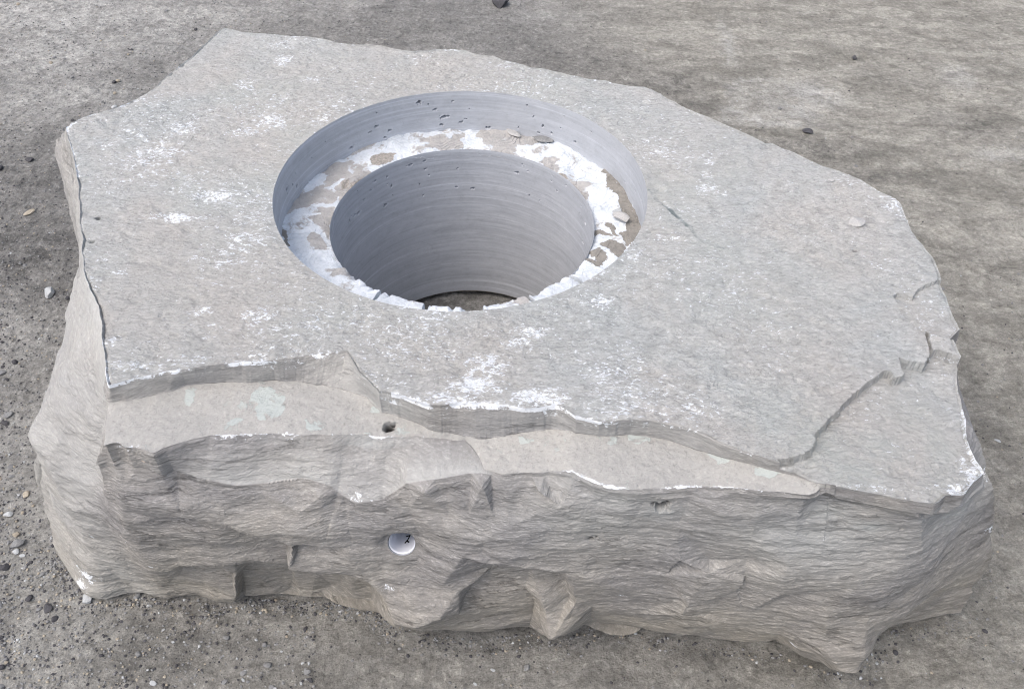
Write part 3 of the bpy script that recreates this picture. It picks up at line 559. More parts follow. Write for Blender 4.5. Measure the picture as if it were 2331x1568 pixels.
MK[..., 0] = np.maximum(MK[..., 0], edge3*np.clip(.22+1.3*fbm(X*16, Y*16, 0, 95, 3), 0, 1.1)*(TH < 307)[None, :])
rimm = np.exp(-(PR-R)/.004)*(SEG < 1); MK[..., 0] = np.maximum(MK[..., 0], rimm*.42)
# warm tint on the top: near the rim at left, far left, and the right corner lamina
tint = [(900,190,330,80,.6),(700,330,160,110,.7),(500,640,300,150,.75),(900,800,220,90,.7),(500,180,200,60,.45),(1000,130,200,40,.5),(2050,1000,150,120,.8),(1800,820,110,70,.4),(2090,700,50,50,.7),(1560,330,200,60,.4)]
paintw(tint, 0, 1, topsel)
MK[..., 2] = np.where(topsel, np.clip(fbm(X*7, Y*7, 2, 97, 3)*.9-.1, 0, .6), 0)
paintw([(1870,1000,60,60,.7),(1950,1060,70,30,.7),(2010,1000,50,30,.6),(2080,920,60,40,.4),(2150,1000,30,60,.5),(1700,650,200,100,.35),(1780,950,80,60,.45),(1620,560,60,30,.5),(1530,470,60,50,.4)], 0, 2, topsel)
ledsel = np.broadcast_to((SEG > 2) & (SEG < 3.2), X.shape) & (w3[None, :] > .5)
bedp = [[(583,905),(600,895),(640,900),(655,920),(650,950),(625,962),(600,950),(590,930),(572,925)],[(585,935),(600,928),(600,945),(610,965),(590,960)],[(440,895),(460,900),(440,940),(430,920)],[(440,970),(470,985),(455,990)],[(690,960),(720,975),(740,985),(700,980)],[(840,925),(870,930),(865,945),(840,940)],
    [(1350,985),(1380,992),(1410,1000),(1400,1030),(1370,1035),(1355,1010)],[(1430,995),(1470,995),(1480,1025),(1445,1035),(1420,1020)],[(1565,1015),(1600,1022),(1640,1040),(1658,1050),(1650,1075),(1630,1085),(1610,1060)],[(1700,1090),(1740,1088),(1775,1090),(1765,1110),(1740,1115),(1705,1105)],[(540,960),(560,965),(545,975),(520,978)],[(1180,1000),(1200,990),(1215,1010),(1190,1020)]]
for k, pl in enumerate(bedp):
    MK[..., 2] = np.maximum(MK[..., 2], ledsel*soft_poly(P[..., 0], P[..., 1], pl, -.047, .0015, .006, 101+k))
MK[..., 2] = np.where(ledsel, np.clip(MK[..., 2]+.75*fbm(X*20, Y*20, 0, 99, 4)-.05, 0, 1), MK[..., 2])
# side: paler slope under the ledge; left shoulder's sunlit look painted in pale
upw = np.broadcast_to((SEG >= 3) & (SEG < 4.0), X.shape)*w4[None, :]
MK[..., 1] = np.where(SEG >= 1.0, np.maximum(upw*np.clip(.12+.5*(SEG-3)+.45*fbm(X*12, Y*12, Z*12, 89, 3), 0, 1)*sstep(232, 243, TH)[None, :], 0), MK[..., 1])
lefts = ((TH > 150) & (TH < 230))[None, :] & (SEG > 1) & (SEG < 7.2)
MK[..., 1] = np.where(lefts, np.clip(.85-.08*(SEG-1)+.3*fbm(X*10, Y*10, Z*14, 88, 3), 0, 1)*((1-sstep(225, 229.5, TH))*sstep(152, 192, TH+6*fbm(ct*8, st_*8, 0, 86, 2)))[None, :], MK[..., 1])
MK[..., 1] = np.where(((SEG >= 1) & (SEG < 2)) & (w2[None, :] > .5), np.clip(.22+.7*fbm(X*9, Y*9, Z*12, 87, 3)+.5*np.exp(-((TH-262)/7.)**2)[None, :], 0, .8), MK[..., 1])  # partly lit look of the step face painted in as paler colour
sides = np.broadcast_to((SEG >= 3) & (SEG < 7.5), X.shape)
def spots_face(L, ch):
    for a, b, y, rr, s in L:
        s = s*.8 if ch == 0 else s; c = ony(a, b, y); d = np.linalg.norm((P-c)*np.array([.7, .7, 1.3]), axis=-1)
        k = sides & (d < rr*3)
        MK[..., ch][k] = np.maximum(MK[..., ch][k], s*np.exp(-(d[k]/(rr*1.25))**1.4))
spots_face([(190,1310,-.505,.022,1.15),(185,1330,-.505,.012,1.3),(205,1225,-.51,.008,.9),(290,1235,-.54,.008,.9),(300,1238,-.54,.006,1),(345,1262,-.54,.006,1),(360,1270,-.54,.006,.9),(345,1290,-.54,.01,.9),(890,1330,-.575,.014,.85),(905,1385,-.59,.012,1.0),(900,1350,-.58,.01,.9),(1800,1465,-.6,.01,1.0),(1420,1355,-.59,.008,.9),(480,1253,-.54,.008,.8),(2250,1110,-.53,.02,1.2),(2256,1200,-.51,.02,.9),(820,1140,-.55,.02,.7),(1880,1215,-.59,.02,.55),(1000,1116,-.555,.008,.8)], 0)
spots_face([(1350,1180,-.575,.05,.35),(1400,1130,-.57,.03,.45),(1500,1165,-.58,.02,.5),(1840,1215,-.59,.06,.5),(1880,1180,-.59,.02,.7),(1980,1195,-.59,.015,.7),(2200,1150,-.56,.05,.5),(1950,1240,-.6,.06,.3),(1300,1100,-.56,.03,.3)], 2)
edge4 = np.exp(-np.abs(SEG-4)/.05)*w4[None, :]*.35; MK[..., 0] = np.maximum(MK[..., 0], edge4*sides)
MK[..., 0] = np.where(sides & (MK[..., 0] < .05), .12, MK[..., 0])

root = bpy.data.objects.new('stone_block', None); col.objects.link(root); root.location = (0, 0, GZ); root.empty_display_size = .2
tag(root, 'large rough grey limestone block with a stepped round hole cut down through its top', 'stone block')
nr = PR.shape[0]; GF = grid_faces(nr, NTH)                 # nr-1, NTH, 4
seg_r = SEG[:-1, 0]; flat = P.reshape(-1, 3); MKf = MK.reshape(-1, 4)
hin = hole_in.reshape(-1)
def part(name, rowsel, colsel, mat, smooth=False):
    f = GF[rowsel][:, colsel].reshape(-1, 4)
    f = f[~(hin[f].all(1))]
    if GFLIP: f = f[:, ::-1]
    co, ff, mk = compact(flat, f, MKf)
    return mesh_obj(name, co, ff, mat, root, mk, smooth)
# orientation: rows go outwards, columns anticlockwise: (row, col),(row, col+1),.. -> normal down, so flip
GFLIP = True
M_top, M_bed, M_side, M_saw, M_ledge, M_ground = mat_top(), mat_bed(), mat_side(), mat_saw(), mat_ledge(), mat_ground()
allc = np.ones(NTH, bool); onl = (w3 > .9) & (TH > 223.5)
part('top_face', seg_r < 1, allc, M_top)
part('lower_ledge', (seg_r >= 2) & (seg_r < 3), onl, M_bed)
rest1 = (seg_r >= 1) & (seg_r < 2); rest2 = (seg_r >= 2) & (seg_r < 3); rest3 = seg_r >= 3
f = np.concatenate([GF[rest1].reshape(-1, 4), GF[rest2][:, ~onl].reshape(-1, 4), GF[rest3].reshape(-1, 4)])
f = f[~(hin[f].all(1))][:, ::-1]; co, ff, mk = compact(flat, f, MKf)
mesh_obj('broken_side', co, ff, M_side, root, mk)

# ------------------------------------------------------------------ inside the round cut
def ring_wall(name, rad, ztop, zbot, pitl, nth=1900, nz=150, seed=0, n_rand=34):
    th = np.linspace(0, 2*np.pi, nth, endpoint=False); t = np.linspace(0, 1, nz)[:, None]
    zt = np.interp(np.degrees(th), TH, ztop, period=360) if hasattr(ztop, '__len__') else np.full(nth, ztop)
    z = zt*(1-t)+zbot*t; thg = th[None, :]+0*z
    g = .00022*fbm(0*z+1, thg*0+2, z*60, seed, 4, .7)+.00012*noise(np.cos(thg)*3, np.sin(thg)*3, z*300, seed+3)+.0007*fbm(np.cos(thg)*4, np.sin(thg)*4, z*6, seed+5, 2)
    rr = rad+np.abs(g)
    mk = np.zeros(z.shape+(3,))
    rg = np.random.default_rng(seed)
    allp = list(pitl)+[(rg.uniform(0, 2*np.pi), rg.uniform(zt.mean()-(.07 if n_rand > 40 else .1), zt.mean()-.01), rg.uniform(.0012, .0026), rg.uniform(1, 2.6)) for _ in range(n_rand)]
    for a, zc, s, el in allp:
        s *= .62
        da = (thg-a+np.pi) % (2*np.pi)-np.pi
        q = (da*rad/(s*el)+(z-zc)/s*.3)**2+((z-zc)/s)**2
        near_ = q < 9
        if near_.any():
            j = fbm(thg[near_]*rad*260, 0, z[near_]*260, seed+9, 2)*1.3
            rr[near_] += s*2.6*np.exp(-(q[near_]*(1+np.clip(j, -.7, 2)))**2)*1.5
            mk[..., 0][near_] = np.maximum(mk[..., 0][near_], .25*np.exp(-(np.sqrt(q[near_])-1.5)**2*6))
    line = np.clip(1-t/.02, 0, 1)*.6
    mk[..., 0] = np.maximum(mk[..., 0], line)
    co = np.stack([rr*np.cos(thg), rr*np.sin(thg), z], -1); co[0, :, 0] = rad*np.cos(th); co[0, :, 1] = rad*np.sin(th)
    return mesh_obj(name, co.reshape(-1, 3), grid_faces(nz, nth).reshape(-1, 4)[:, ::-1], M_saw, root, mk.reshape(-1, 3))
def wall_pt(px, py, rad):       # where a sight line meets the cylinder's far side
    d = ray(px, py); a = d[0]**2+d[1]**2; b = CAM[0]*d[0]+CAM[1]*d[1]; c = CAM[0]**2+CAM[1]**2-rad**2
    t = (-b+math.sqrt(max(b*b-a*c, 0)))/a; p = CAM+d*t; return math.atan2(p[1], p[0]), p[2]
Z1 = lambda u, v: (582.9+u*.39845, 182.1+v*.39845)       # from the hole close-up
def pl(L, rad):
    return [(*wall_pt(*Z1(u, v), rad), s, e) for u, v, s, e in L]
rim_z = P[0, :, 2]
ring_wall('recess_wall', R, rim_z, -D1-.03, pl([(930,130,.0042,1.8),(985,140,.002,1),(1020,172,.003,1.6),(1075,213,.0045,2),(1172,243,.003,1.4),(1220,166,.002,1),(1585,210,.003,.6),(1635,266,.0034,.7),(1688,303,.0035,.6),(1740,276,.002,1),(1497,275,.0025,1),(690,266,.003,1.6),(765,288,.003,1.8),(1060,258,.003,2.2),(1325,275,.003,2),(550,385,.0035,1.4),(395,355,.0018,.7),(320,446,.002,.8),(225,535,.0016,1),(690,190,.0016,1),(1820,355,.003,1.6),(1915,298,.0016,1),(180,620,.0055,.8),(235,605,.0035,1.2),(180,650,.003,.7)], R), nz=110, seed=7)
ring_wall('bore_wall', RB, -D1+.004, -D2, pl([(740,715,.0042,1.6),(775,605,.0036,.5),(935,597,.0018,.7),(590,758,.0036,1.6),(535,803,.0042,.6),(880,487,.003,2.2),(905,432,.002,1.2),(1145,612,.0028,1.6),(1235,622,.0026,1.6),(1487,528,.0034,2),(1522,484,.0022,1),(1770,603,.0024,1.2),(1620,690,.0018,.8),(1770,795,.0016,.6),(1835,862,.0018,.6),(1560,660,.0018,1),(655,632,.002,1.6),(780,658,.0016,1),(955,660,.0016,1.6),(750,555,.0022,1.4),(450,885,.002,.5),(1150,508,.0016,2)], RB), nz=330, seed=19, n_rand=26)
# annular ledge between the two cylinders
nt, nrr = 2200, 90
th = np.linspace(0, 2*np.pi, nt, endpoint=False)[None, :]; rr = np.linspace(RB, R+.002, nrr)[:, None]; c_, s_ = np.cos(th), np.sin(th)
LX, LY = rr*c_, rr*s_; deg = np.degrees(th) % 360
LZ = -D1+.004*fbm(LX*14, LY*14, 0, 201, 3)+.0030*fbm(LX*40, LY*40, 0, 205, 3)+.0012*fbm(LX*130, LY*130, 0, 209, 3)
# plates: quantised height gives small broken steps
cell = fbm(LX*18, LY*18, 3, 215, 2); LZ = LZ+.0028*np.round(cell*5)/2.5*(1-.85*np.exp(-(((th-np.radians(-95)+np.pi) % (2*np.pi)-np.pi)/1.0)**4))
inner_e = (rr-RB); chip = np.clip(fbm(c_*9, s_*9, 1, 221, 4, .65)*1.3+.12, 0, 1)
LZ = LZ-.016*chip*np.exp(-(inner_e/.010)**1.5)-.002*np.exp(-inner_e/.003)
LZ = LZ+.006*np.exp(-((R-rr)/.006))*fbm(c_*14, s_*14, 2, 231, 3)
gap_px = [(945,1359,.006),(1303,1428,.0045),(1310+0,1400,.003)]
gaps = []
for (gx_, gy_, wdt) in [(582.7+950*.3019, 273.2+1362*.3019, .0035), (582.7+1303*.3019, 273.2+1420*.3019, .0035), (1047+130*.3019, 273.2+1418*.3019, .007), (1047+492*.3019, 273.2+1372*.3019, .0042), (1047+820*.3019, 273.2+1215*.3019, .0028)]:
    g = onz(gx_, gy_, -D1); gaps.append((math.atan2(g[1], g[0]), wdt))
for a, wd in gaps:
    da = (th-a+np.pi) % (2*np.pi)-np.pi; dd = np.abs(da*rr+.003*fbm(rr*60, 0, 0, 240, 2))
    ww = wd*(1-.5*sstep(RB, R, rr)); LZ = LZ-.045*(1-sstep(ww*.7, ww*1.15, dd))
# plates between the gaps stand up a little at the front
front_w = np.exp(-(((th-np.radians(-95)+np.pi) % (2*np.pi)-np.pi)/1.15)**4)
ang = np.degrees(th)-360*(np.degrees(th) > 180)
edges_ = sorted(np.degrees(a) for a, _ in gaps)
LZ = LZ+.0165*front_w
idx = np.searchsorted(edges_, ang); LZ = LZ+front_w*np.array([.000, .004, .000, .005, .001, .006, 0])[np.clip(idx, 0, 6)]
LP = np.stack([LX, LY, LZ], -1); lm = np.zeros(LP.shape)
lm[..., 0] = .84+.30*fbm(LX*20, LY*20, 5, 255, 4, .6); z7 = lambda L: [(582.7+u*.3019, 273.2+v*.3019) for u, v in L]; z8 = lambda L: [(1047+u*.3019, 273.2+v*.3019) for u, v in L]
beige = [z7([(1250,140),(1300,210),(1450,225),(1560,215),(1560,80),(1470,150),(1400,120),(1300,125)]), z7([(530,400),(560,330),(680,285),(750,310),(700,380),(720,420),(640,460),(560,500),(480,500)]), z7([(600,500),(700,440),(740,400),(900,390),(830,460),(700,560),(600,640),(620,560)]), z7([(230,600),(500,480),(640,550),(600,630),(460,640),(330,660),(230,760)]), z7([(460,660),(590,650),(580,740),(550,820),(520,880),(490,800),(420,740),(470,720)]), z7([(390,870),(450,840),(520,860),(545,980),(450,990),(390,960)]), z7([(540,1160),(640,1130),(690,1200),(570,1220)]), z7([(600,400),(560,320),(700,270),(900,180),(980,110),(900,100),(600,280),(480,400)]),
    z8([(120,130),(150,60),(330,60),(480,90),(580,110),(600,180),(420,180),(390,230),(300,250),(220,200)]), z8([(600,300),(750,290),(720,360),(670,410),(600,350)]), z8([(840,480),(900,455),(1010,460),(980,490),(900,510),(850,570)]), z8([(860,540),(940,520),(950,570),(890,570)]), z8([(960,640),(1000,670),(1000,720),(970,740)]), z8([(200,190),(300,240),(420,270),(390,290),(230,240)])]
brown = [z7([(850,280),(960,260),(1050,250),(1055,290),(960,350),(880,350),(850,310)]), z7([(640,470),(700,450),(710,500),(650,530)]), z8([(720,400),(800,410),(810,450),(750,460)]), z7([(700,480),(900,380),(930,400),(800,490),(690,600)])]
dark = [z8([(1080,370),(1140,380),(1210,470),(1310,600),(1370,700),(1410,800),(1370,900),(1280,970),(1210,900),(1240,830),(1230,760),(1200,640),(1190,560),(1110,500)]), z8([(1080,740),(1140,760),(1170,820),(1210,880),(1150,860),(1090,790)]), z8([(1010,820),(1150,850),(1150,875),(1020,860)]), z8([(1070,910),(1150,900),(1250,960),(1200,1050),(1110,1000)]), z8([(960,1010),(1060,970),(1140,1060),(1040,1090)]), z8([(930,1040),(1000,1060),(1110,1090),(1070,1130),(960,1090)]), z8([(620,1290),(680,1240),(720,1240),(700,1300),(650,1310)]), z7([(170,760),(210,800),(250,900),(240,990),(180,900),(150,820)])]
for k, pl_ in enumerate(beige): lm[..., 0] -= .52*soft_poly(LX, LY, pl_, -D1, .0035, .012, 300+k)
lm[..., 0] -= .42*np.clip(fbm(LX*30, LY*30, 0, 260, 4, .65)*2.2, 0, 1)
for k, pl_ in enumerate(brown):
    q = soft_poly(LX, LY, pl_, -D1, .0015, .006, 330+k); lm[..., 1] = np.maximum(lm[..., 1], q); lm[..., 0] -= q*.6
for k, pl_ in enumerate(dark): lm[..., 2] = np.maximum(lm[..., 2], .95*soft_poly(LX, LY, pl_, -D1, .0025, .010, 350+k))
lf = grid_faces(nrr, nt).reshape(-1, 4)[:, ::-1]
mesh_obj('recess_ledge', LP.reshape(-1, 3), lf, M_ledge, root, lm.reshape(-1, 3))

# ------------------------------------------------------------------ small drilled hole in the side, with a curled white sheet in it
def tube(name, rad, d0, d1, a0, a1, mat, parent, n=96, m_=14, thick=0.0, off=(0, 0)):
    a = np.linspace(a0, a1, n)[None, :, None]; t = np.linspace(0, 1, m_)[:, None, None]; dd = d0*(1-t)+d1*t
    o_ = hc+off[0]*ex_+off[1]*ez_
    mk_ = lambda r_: (o_+r_*np.sin(a)*ex_-r_*np.cos(a)*ez_+dd*ed_).reshape(-1, 3)
    co = mk_(rad); f = grid_faces(m_, n, False).reshape(-1, 4)
    if thick:
        K = n*m_; e0 = np.arange(n-1); rim1 = np.stack([e0, e0+K, e0+K+1, e0+1], -1); b0 = (m_-1)*n+e0; rim2 = np.stack([b0, b0+1, b0+K+1, b0+K], -1)
        s0 = np.arange(m_-1)*n; l1_ = np.stack([s0, s0+n, s0+n+K, s0+K], -1); s1 = s0+n-1; l2_ = np.stack([s1, s1+K, s1+n+K, s1+n], -1)
        f = np.concatenate([f, f[:, ::-1]+K, rim1, rim2, l1_, l2_]); co = np.concatenate([co, mk_(rad-thick)])
    return mesh_obj(name, co, f, mat, parent, np.zeros((len(co), 3)), True)
tube('side_hole_wall', HR, -.0005, .16, -math.pi, math.pi, M_saw, root, 120, 20)
t = NT('white_sheet'); M_white = t.done(t.mix(t.noise(30, 3), (0.74, 0.77, 0.86), (0.80, 0.83, 0.90))); t.b.inputs['Roughness'].default_value = .6
t = NT('black_marker_ink'); M_ink = t.done(t.mix(t.noise(300, 3), (0.006, 0.006, 0.010), (0.014, 0.014, 0.02)))
sheet = bpy.data.objects.new('curled_sheet', None); col.objects.link(sheet); sheet.location = (hc[0], HY+.03, hc[2]-.0180)
tag(sheet, 'curled white sheet with a black handwritten mark inside the small drilled side hole', 'white sheet')
RS = .0181
tube('sheet_roll', RS, .0022, .078, math.radians(-112), math.radians(100), M_white, sheet, 90, 16, .0007, (.0003, -.0004))
def ink(pts_, w=.0010):     # pts: (angle from the bottom of the roll, depth into the hole)
    co, fs = [], []
    rad = RS-.0007-.00025; cc = hc+.0003*ex_-.0004*ez_
    at_ = lambda u, v: tuple(cc+rad*math.sin(u/rad)*ex_-rad*math.cos(u/rad)*ez_+v*ed_)
    dense = []
    for (a, b), (c, d) in zip(pts_[:-1], pts_[1:]):
        for k in range(9): dense.append((a+(c-a)*k/8, b+(d-b)*k/8))
    for k, (u, v) in enumerate(dense):
        ring_ = [(w*math.cos(q), w*math.sin(q)) for q in np.linspace(0, 2*np.pi, 12, endpoint=False)]
        s = len(co); co.append(at_(u, v))
        for (du, dv) in ring_:
            co.append(at_(u+du, v+dv*1.8))
        for q in range(12): fs.append((s, s+1+q, s+1+(q+1) % 12))
    return co, fs
co, fs = [], []
for s_i, st__ in enumerate([[(.0006, .0470), (.0050, .0485), (.0040, .0400), (.0006, .0300)], [(.0024, .0350), (.0056, .0305)]]):
    c1, f1 = ink(st__); c1 = [(a, b, c+.00002*k) for k, (a, b, c) in enumerate(c1)] if False else c1
    # lift overlapping discs a hair so that no two faces share a plane
    c1 = [(a, b, c+1.5e-6*(k//13)+1e-4*s_i) for k, (a, b, c) in enumerate(c1)]
    fs += [tuple(i+len(co) for i in f_) for f_ in f1]; co += c1
mesh_obj('handwritten_mark', np.array(co), np.array(fs), M_ink, sheet)

# ------------------------------------------------------------------ ground
def axis(a, b, step, far):
    core = np.arange(a, b, step); g = []; s, p = step, b
    while p < far: s *= 1.12; p += s; g.append(p)
    h = []; s, p = step, a
    while p > -far: s *= 1.12; p -= s; h.append(p)
    return np.array(h[::-1]+list(core)+g)
gx = axis(-2.1, 2.1, .0042, 60); gy = axis(-1.0, 1.9, .0042, 60)
XX, YY = np.meshgrid(gx, gy); shp = XX.shape
inn = np.clip(1-(np.hypot(XX, YY)-3)/3, 0, 1)
GM = np.zeros(shp+(3,), np.float32)
def gb(L, ch, mx=True):
    for a, b, ra, rb, s in L:
        c = onz(a, b, GZ); rx = abs(onz(a+ra, b, GZ)[0]-c[0]); ry = abs(onz(a, b+rb, GZ)[1]-c[1])
        dx = (XX-c[0])/rx; dy = (YY-c[1])/ry; k = (np.abs(dx) < 2.4) & (np.abs(dy) < 2.4)
        d = dx[k]**2+dy[k]**2; GM[..., ch][k] = np.maximum(GM[..., ch][k], s*np.exp(-d**1.3))
gb([(100,30,330,90,.95),(60,120,260,70,.85),(150,220,190,45,.8),(330,60,180,80,.75),(40,225,140,30,.7),(420,30,200,50,.55),(120,1450,160,150,.45),(60,1250,110,200,.4),(40,1000,80,160,.35),(60,800,80,60,.35),(650,20,140,30,.4),(650,1460,160,60,.22),(1850,215,70,28,.85),(1820,250,45,30,.8),(1700,270,60,14,.9),(1770,280,110,9,.7),(1655,90,14,40,.75),(1665,130,10,22,.7),(2180,170,40,25,.65),(2280,345,55,14,.75),(1680,250,35,12,.8),(1250,30,80,14,.4)], 0)
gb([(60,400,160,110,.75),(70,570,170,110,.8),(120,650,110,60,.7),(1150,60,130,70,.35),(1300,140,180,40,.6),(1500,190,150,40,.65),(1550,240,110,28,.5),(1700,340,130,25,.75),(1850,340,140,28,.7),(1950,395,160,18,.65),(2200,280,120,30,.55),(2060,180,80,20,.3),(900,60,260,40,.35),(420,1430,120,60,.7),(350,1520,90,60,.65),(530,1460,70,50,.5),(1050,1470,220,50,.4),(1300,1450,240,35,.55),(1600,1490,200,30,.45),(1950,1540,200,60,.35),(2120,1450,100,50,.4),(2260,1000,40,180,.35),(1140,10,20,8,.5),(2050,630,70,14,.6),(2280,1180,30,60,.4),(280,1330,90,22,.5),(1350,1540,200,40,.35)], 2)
for pl_, sv in (([(1648,205),(1665,180),(1760,176),(1850,182),(1868,215),(1866,262),(1840,285),(1700,288),(1655,272)], .42), ([(2225,335),(2290,322),(2340,325),(2340,368),(2260,362)], .5), ([(2170,150),(2210,158),(2225,190),(2195,195),(2175,175)], .5), ([(1655,60),(1672,66),(1668,150),(1652,152)], .6)):
    GM[..., 0] = np.maximum(GM[..., 0], sv*soft_poly(XX, YY, pl_, GZ, .006, .03, 460))
br = sstep(.1, .9, XX+.25*fbm(XX*1.3, YY*1.3, 0, 401, 3)+.15)*.95; br = np.maximum(br, sstep(-.1, -.7, YY)*.45)
GM[..., 1] = br
cla = br*inn
rough = (1-.25*cla)
gz = .010*fbm(XX*1.6, YY*1.6, 0, 411, 2)+.004*fbm(XX*7, YY*8, 0, 415, 3)*rough+.0055*rough*fbm(XX*38, YY*38, 0, 419, 4, .65)+.0022*1.5*cla*fbm(XX*14, YY*22+XX*4, 0, 425, 5, .65)
gz += .0028*(1-cla)*np.clip(noise(XX*120, YY*120, 0, 431), 0, 1)**2
d = np.hypot(np.maximum(np.abs(XX)-.6, 0), np.maximum(np.abs(YY)-.4, 0)); gz = np.where(d < .5, np.minimum(gz, .006), gz)
GZZ = GZ+gz*inn-.004
gco = np.stack([XX, YY, GZZ], -1)
g = mesh_obj('ground', gco.reshape(-1, 3), grid_faces(shp[0], shp[1], False).reshape(-1, 4), M_ground, None, GM.reshape(-1, 3))
g['kind'] = 'structure'
def gheight(x, y):
    i = np.clip(np.searchsorted(gx, x)-1, 0, len(gx)-2); j = np.clip(np.searchsorted(gy, y)-1, 0, len(gy)-2)
    return GZZ[j, i]

# ------------------------------------------------------------------ loose stones
def stone_mesh(seed, flat_=.6, ang_=.5, sub=3, long_=1.3):
    import bmesh
    bm = bmesh.new(); bmesh.ops.create_icosphere(bm, subdivisions=sub, radius=1.0)
    v = np.array([w.co[:] for w in bm.verts]); f = np.array([[q.index for q in p.verts] for p in bm.faces]); bm.free()
    rg = np.random.default_rng(seed)
    for _ in range(int(9+8*ang_)):              # broken facets: cut the ball by planes
        n_ = rg.normal(size=3); n_ /= np.linalg.norm(n_); dd = rg.uniform(.55, .92)
        h_ = v@n_-dd; v = v-np.where(h_ > 0, h_*.96, 0)[:, None]*n_
    v = v*(1+.05*fbm(v[:, 0]*3, v[:, 1]*3, v[:, 2]*3, seed, 3)[:, None])
    v = v*np.array([long_, 1, flat_]); v[:, 2] -= v[:, 2].min()
    return v, f
MP = {'grey': mat_pebble('grey_pebble', (.18,.185,.19), (.28,.285,.29)), 'dark': mat_pebble('dark_pebble', (.05,.05,.055), (.10,.10,.11)), 'pale': mat_pebble('pale_chip', (.34,.36,.37), (.50,.52,.54)),
      'tan': mat_pebble('tan_pebble', (.30,.27,.22), (.42,.38,.31)), 'block': mat_pebble('block_chip', (.37,.375,.375), (.46,.455,.45)), 'rust': mat_pebble('rusty_chip', (.38,.28,.21), (.55,.50,.46))}
def stone(name, seed, c, size, mat, rot=(0, 0, 0), flat_=.6, long_=1.3, sub=4, sink=.15, ang_=.8):
    v, f = stone_mesh(seed, flat_, ang_, sub, long_)
    o = mesh_obj(name, v*size, f, MP[mat], None, None, False)
    o.location = (c[0], c[1], c[2]-size*flat_*sink); o.rotation_euler = rot
    return o
def gs(px, py, w, mat, seed, label, cat='pebble', name='pebble', **k):     # w: width in picture measures
    p = onz(px, py, GZ); q = onz(px+w, py, GZ); s = np.linalg.norm(q-p)/2.4; p[2] = gheight(p[0], p[1])
    return tag(stone(name, seed, p, s, mat, rot=(0, 0, seed*1.7), **k), label, cat)
gs(113,668,34,'pale',3,'pale bluish angular stone on the dark dirt left of the block','loose stone','loose_stone',flat_=.8,long_=1.1)
gs(1138,8,44,'dark',4,'dark rounded stone at the top edge beyond the block','loose stone','loose_stone',flat_=.8,sink=.35)
gs(200,1366,34,'pale',5,'whitish crumbled chip beside the front left foot of the block','stone chip','stone_chip',flat_=.5)
gs(42,1241,30,'grey',6,'grey flat pebble near the left edge, with a smaller white one touching it')
gs(37,1256,18,'pale',7,'small white pebble touching the grey flat pebble at the left edge')
gs(16,941,22,'grey',8,'smooth grey pebble with a pale top, by the left edge beside the block shoulder')
gs(8,958,20,'dark',9,'dark pebble partly cut by the left edge, below a smooth grey one')
gs(67,485,24,'tan',10,'flat cream chip alone on the dark dirt, left of the block','stone chip','stone_chip',flat_=.25,long_=1.5)
gs(68,366,22,'dark',11,'round dark pebble level with the far left corner of the block')
gs(2,386,20,'dark',12,'dark pebble cut by the left edge, near the far left corner of the block')
gs(18,1169,20,'pale',13,'white angular pebble near the left edge beside the front face','pebble',flat_=.7)
gs(60,1125,20,'tan',14,'ochre crumbly pebble left of the block front face')
gs(38,1216,18,'tan',15,'brown pebble just above the grey flat one by the left edge')
gs(260,245,16,'pale',16,'small white pebble beyond the far left side of the block')
gs(166,284,14,'pale',17,'tiny white chip close to the far left corner of the block','stone chip','stone_chip')
gs(110,1385,26,'dark',18,'bluish dark pebble below the front left corner of the block')
gs(312,1357,20,'grey',19,'grey pebble tucked against the foot of the front face, at left')
gs(1945,132,16,'dark',23,'small dark brown chip on the tan clay beyond the block','stone chip','stone_chip')
gs(1840,300,26,'dark',24,'dark flat crumb on the clay behind the right rear edge of the block','dirt crumb','dirt_crumb',flat_=.4)
gs(148,383+870,16,'dark',25,'black pebble close under the left shoulder of the block')
def onblock(px, py, z, w, mat, seed, label, cat, name, rot=(0, 0, 0), **k):
    p = onz(px, py, z); s = np.linalg.norm(onz(px+w, py, z)-p)/2.4
    return tag(stone(name, seed, p, s, mat, rot=rot, **k), label, cat)
onblock(1949,510,-.001,42,'block',31,'flat grey stone chip lying loose on the right part of the block top','stone chip','stone_chip',rot=(0,0,.75),flat_=.38,long_=1.35,sink=0)
onblock(1893,411,-.001,18,'block',32,'small thin chip near the right rear edge of the block top','stone chip','stone_chip',rot=(0,0,.4),flat_=.3,sink=0)
onblock(336,1046,-.062,26,'rust',33,'rusty white crumb lodged at the break of the front left ledge','stone chip','stone_chip',flat_=.7,sink=.2)
onblock(1047+1215*.3019,273.2+745*.3019,-D1+.002,36,'block',34,'pale loose piece of stone on the right side of the recess ledge','stone chip','stone_chip',rot=(0,0,-.7),flat_=.45,long_=1.5,sink=0)
onblock(1047+1190*.3019,273.2+690*.3019,-D1+.003,26,'pale',37,'white loose flake beside the pale piece on the recess ledge','stone chip','stone_chip',rot=(0,0,.3),flat_=.3,sink=0)
onblock(1047+620*.3019,273.2+155*.3019,-D1+.002,36,'grey',35,'grey brown loose chip against the far wall of the recess','stone chip','stone_chip',rot=(0,0,-.4),flat_=.35,long_=1.8,sink=0)
onblock(1047+395*.3019,273.2+100*.3019,-D1+.003,24,'block',36,'thin sliver of stone leaning at the far side of the recess','stone chip','stone_chip',rot=(0,.15,-.6),flat_=.2,long_=2.2,sink=0)

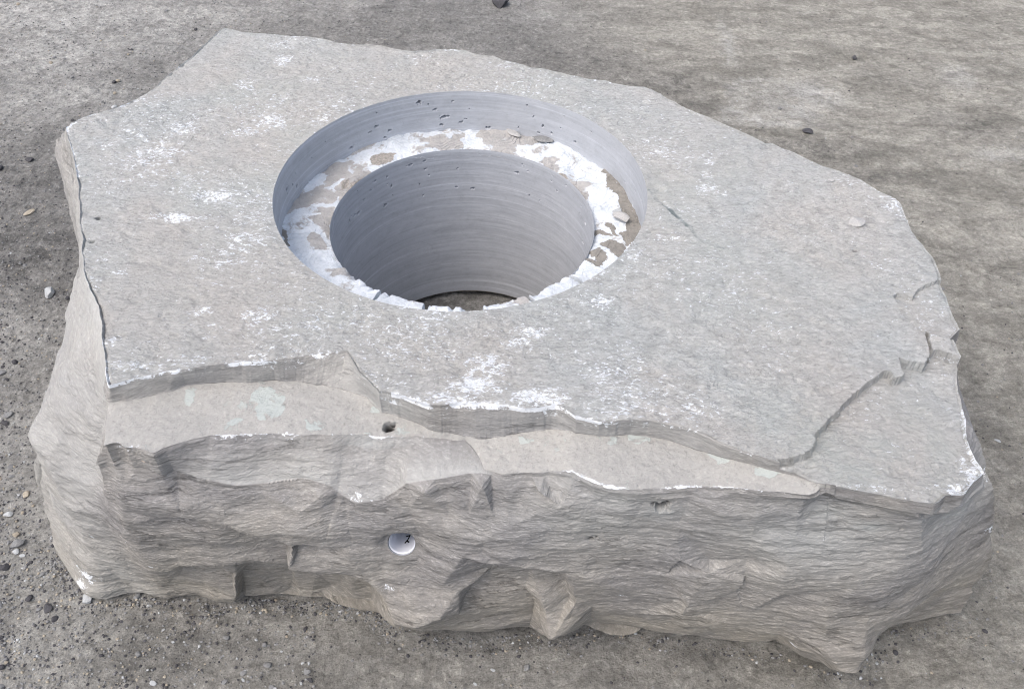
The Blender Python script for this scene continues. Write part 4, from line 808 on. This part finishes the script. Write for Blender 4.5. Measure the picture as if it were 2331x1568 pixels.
# countable pebbles of the left-hand ground: one of each kind, then copies
protos = []
for i, (mt, fl, lo) in enumerate([('grey', .65, 1.3), ('dark', .7, 1.2), ('pale', .55, 1.4), ('tan', .6, 1.2), ('grey', .5, 1.5), ('dark', .55, 1.4)]):
    v, f = stone_mesh(60+i, fl, .8, 2, lo); o = mesh_obj('pebble', v, f, MP[mt]); protos.append(o)
LBL = {'grey': 'small grey pebble in the gritty dirt around the block', 'dark': 'small dark pebble in the gritty dirt around the block', 'pale': 'small white chip in the gritty dirt around the block', 'tan': 'small tan pebble in the gritty dirt around the block'}
GRP = {k: v.split()[1]+' '+v.split()[2]+'s scattered in the gritty dirt' for k, v in LBL.items()}
kinds = ['grey', 'dark', 'pale', 'tan', 'grey', 'dark']
rg = random.Random(11); placed = 0; used = set()
out1 = [(p[0], p[1]) for p in [onz(a, b, -.44) for a, b in BL]]
def under_block(x, y):
    d_ = math.degrees(math.atan2(y, x)) % 360; i = int(d_/360*NTH) % NTH
    return math.hypot(x, y) < max(Br[i], M2r[i], M1r[i])+.004
while placed < 235:
    zone = rg.random()
    if zone < .52: px, py = 620*rg.random()**1.7, rg.uniform(560, 1568)
    elif zone < .72: px, py = rg.uniform(0, 620), rg.uniform(0, 300)
    elif zone < .82: px, py = rg.uniform(300, 1300), rg.uniform(1360, 1568)
    else: px, py = rg.uniform(900, 2331), rg.uniform(0, 1568)
    p = onz(px, py, GZ)
    if under_block(p[0], p[1]): continue
    k = rg.choices(range(6), [5, 4, 1.6, 1.6, 4, 3])[0]
    if k in used: o = protos[k].copy(); col.objects.link(o)
    else: o = protos[k]; used.add(k)
    s = .0024+.0052*rg.random()**2.4
    if zone > .9: s *= .8
    o.scale = (s, s, s); o.location = (p[0], p[1], float(gheight(p[0], p[1]))-s*.15); o.rotation_euler = (rg.uniform(-.2, .2), rg.uniform(-.2, .2), rg.uniform(0, 6.3))
    tag(o, LBL[kinds[k]], 'pebble', GRP[kinds[k]]); placed += 1
# grit nobody could count, one object
gv, gf = [], []; base = [stone_mesh(80+i, .65, .8, 1, 1.3) for i in range(6)]; off = 0; rgn = np.random.default_rng(3)
GN = 16000; mats_id = []
while len(gv) < GN:
    z_ = rgn.random()
    if z_ < .62: px, py = -40+760*rgn.random()**1.9, rgn.uniform(280, 1600)
    elif z_ < .82: px, py = rgn.uniform(-20, 900), rgn.uniform(-20, 300)
    else: px, py = rgn.uniform(200, 2400), rgn.uniform(-20, 1600)
    p = onz(px, py, GZ)
    if rgn.random() < .10:
        j = int((rgn.uniform(190, 262) if rgn.random() < .7 else rgn.uniform(262, 335))/360*NTH); q = max(Br[j], 0)+.003+.03*rgn.random()**1.6; p = np.array([q*ct[j], q*st_[j], GZ])
    elif under_block(p[0], p[1]): continue
    v, f = base[rgn.integers(6)]; s = .0008+.0022*rgn.random()**2.0; a = rgn.uniform(0, 6.3); ca, sa = math.cos(a), math.sin(a)
    w = v*s; w = np.stack([w[:, 0]*ca-w[:, 1]*sa+p[0], w[:, 0]*sa+w[:, 1]*ca+p[1], w[:, 2]+float(gheight(p[0], p[1]))-s*.2], -1)
    gv.append(w); gf.append(f+off); off += len(v); mats_id += [int(rgn.choice([0]*10+[1]*7+[2]+[3]*2))]*len(f)
gr = mesh_obj('gravel', np.concatenate(gv), np.concatenate(gf), MP['grey'])
for k in ('dark', 'pale', 'tan'): gr.data.materials.append(MP[k])
gr.data.polygons.foreach_set('material_index', np.array(mats_id, np.int32))
tag(gr, 'fine loose grit strewn over the dirt around the block', 'grit', kind='stuff')
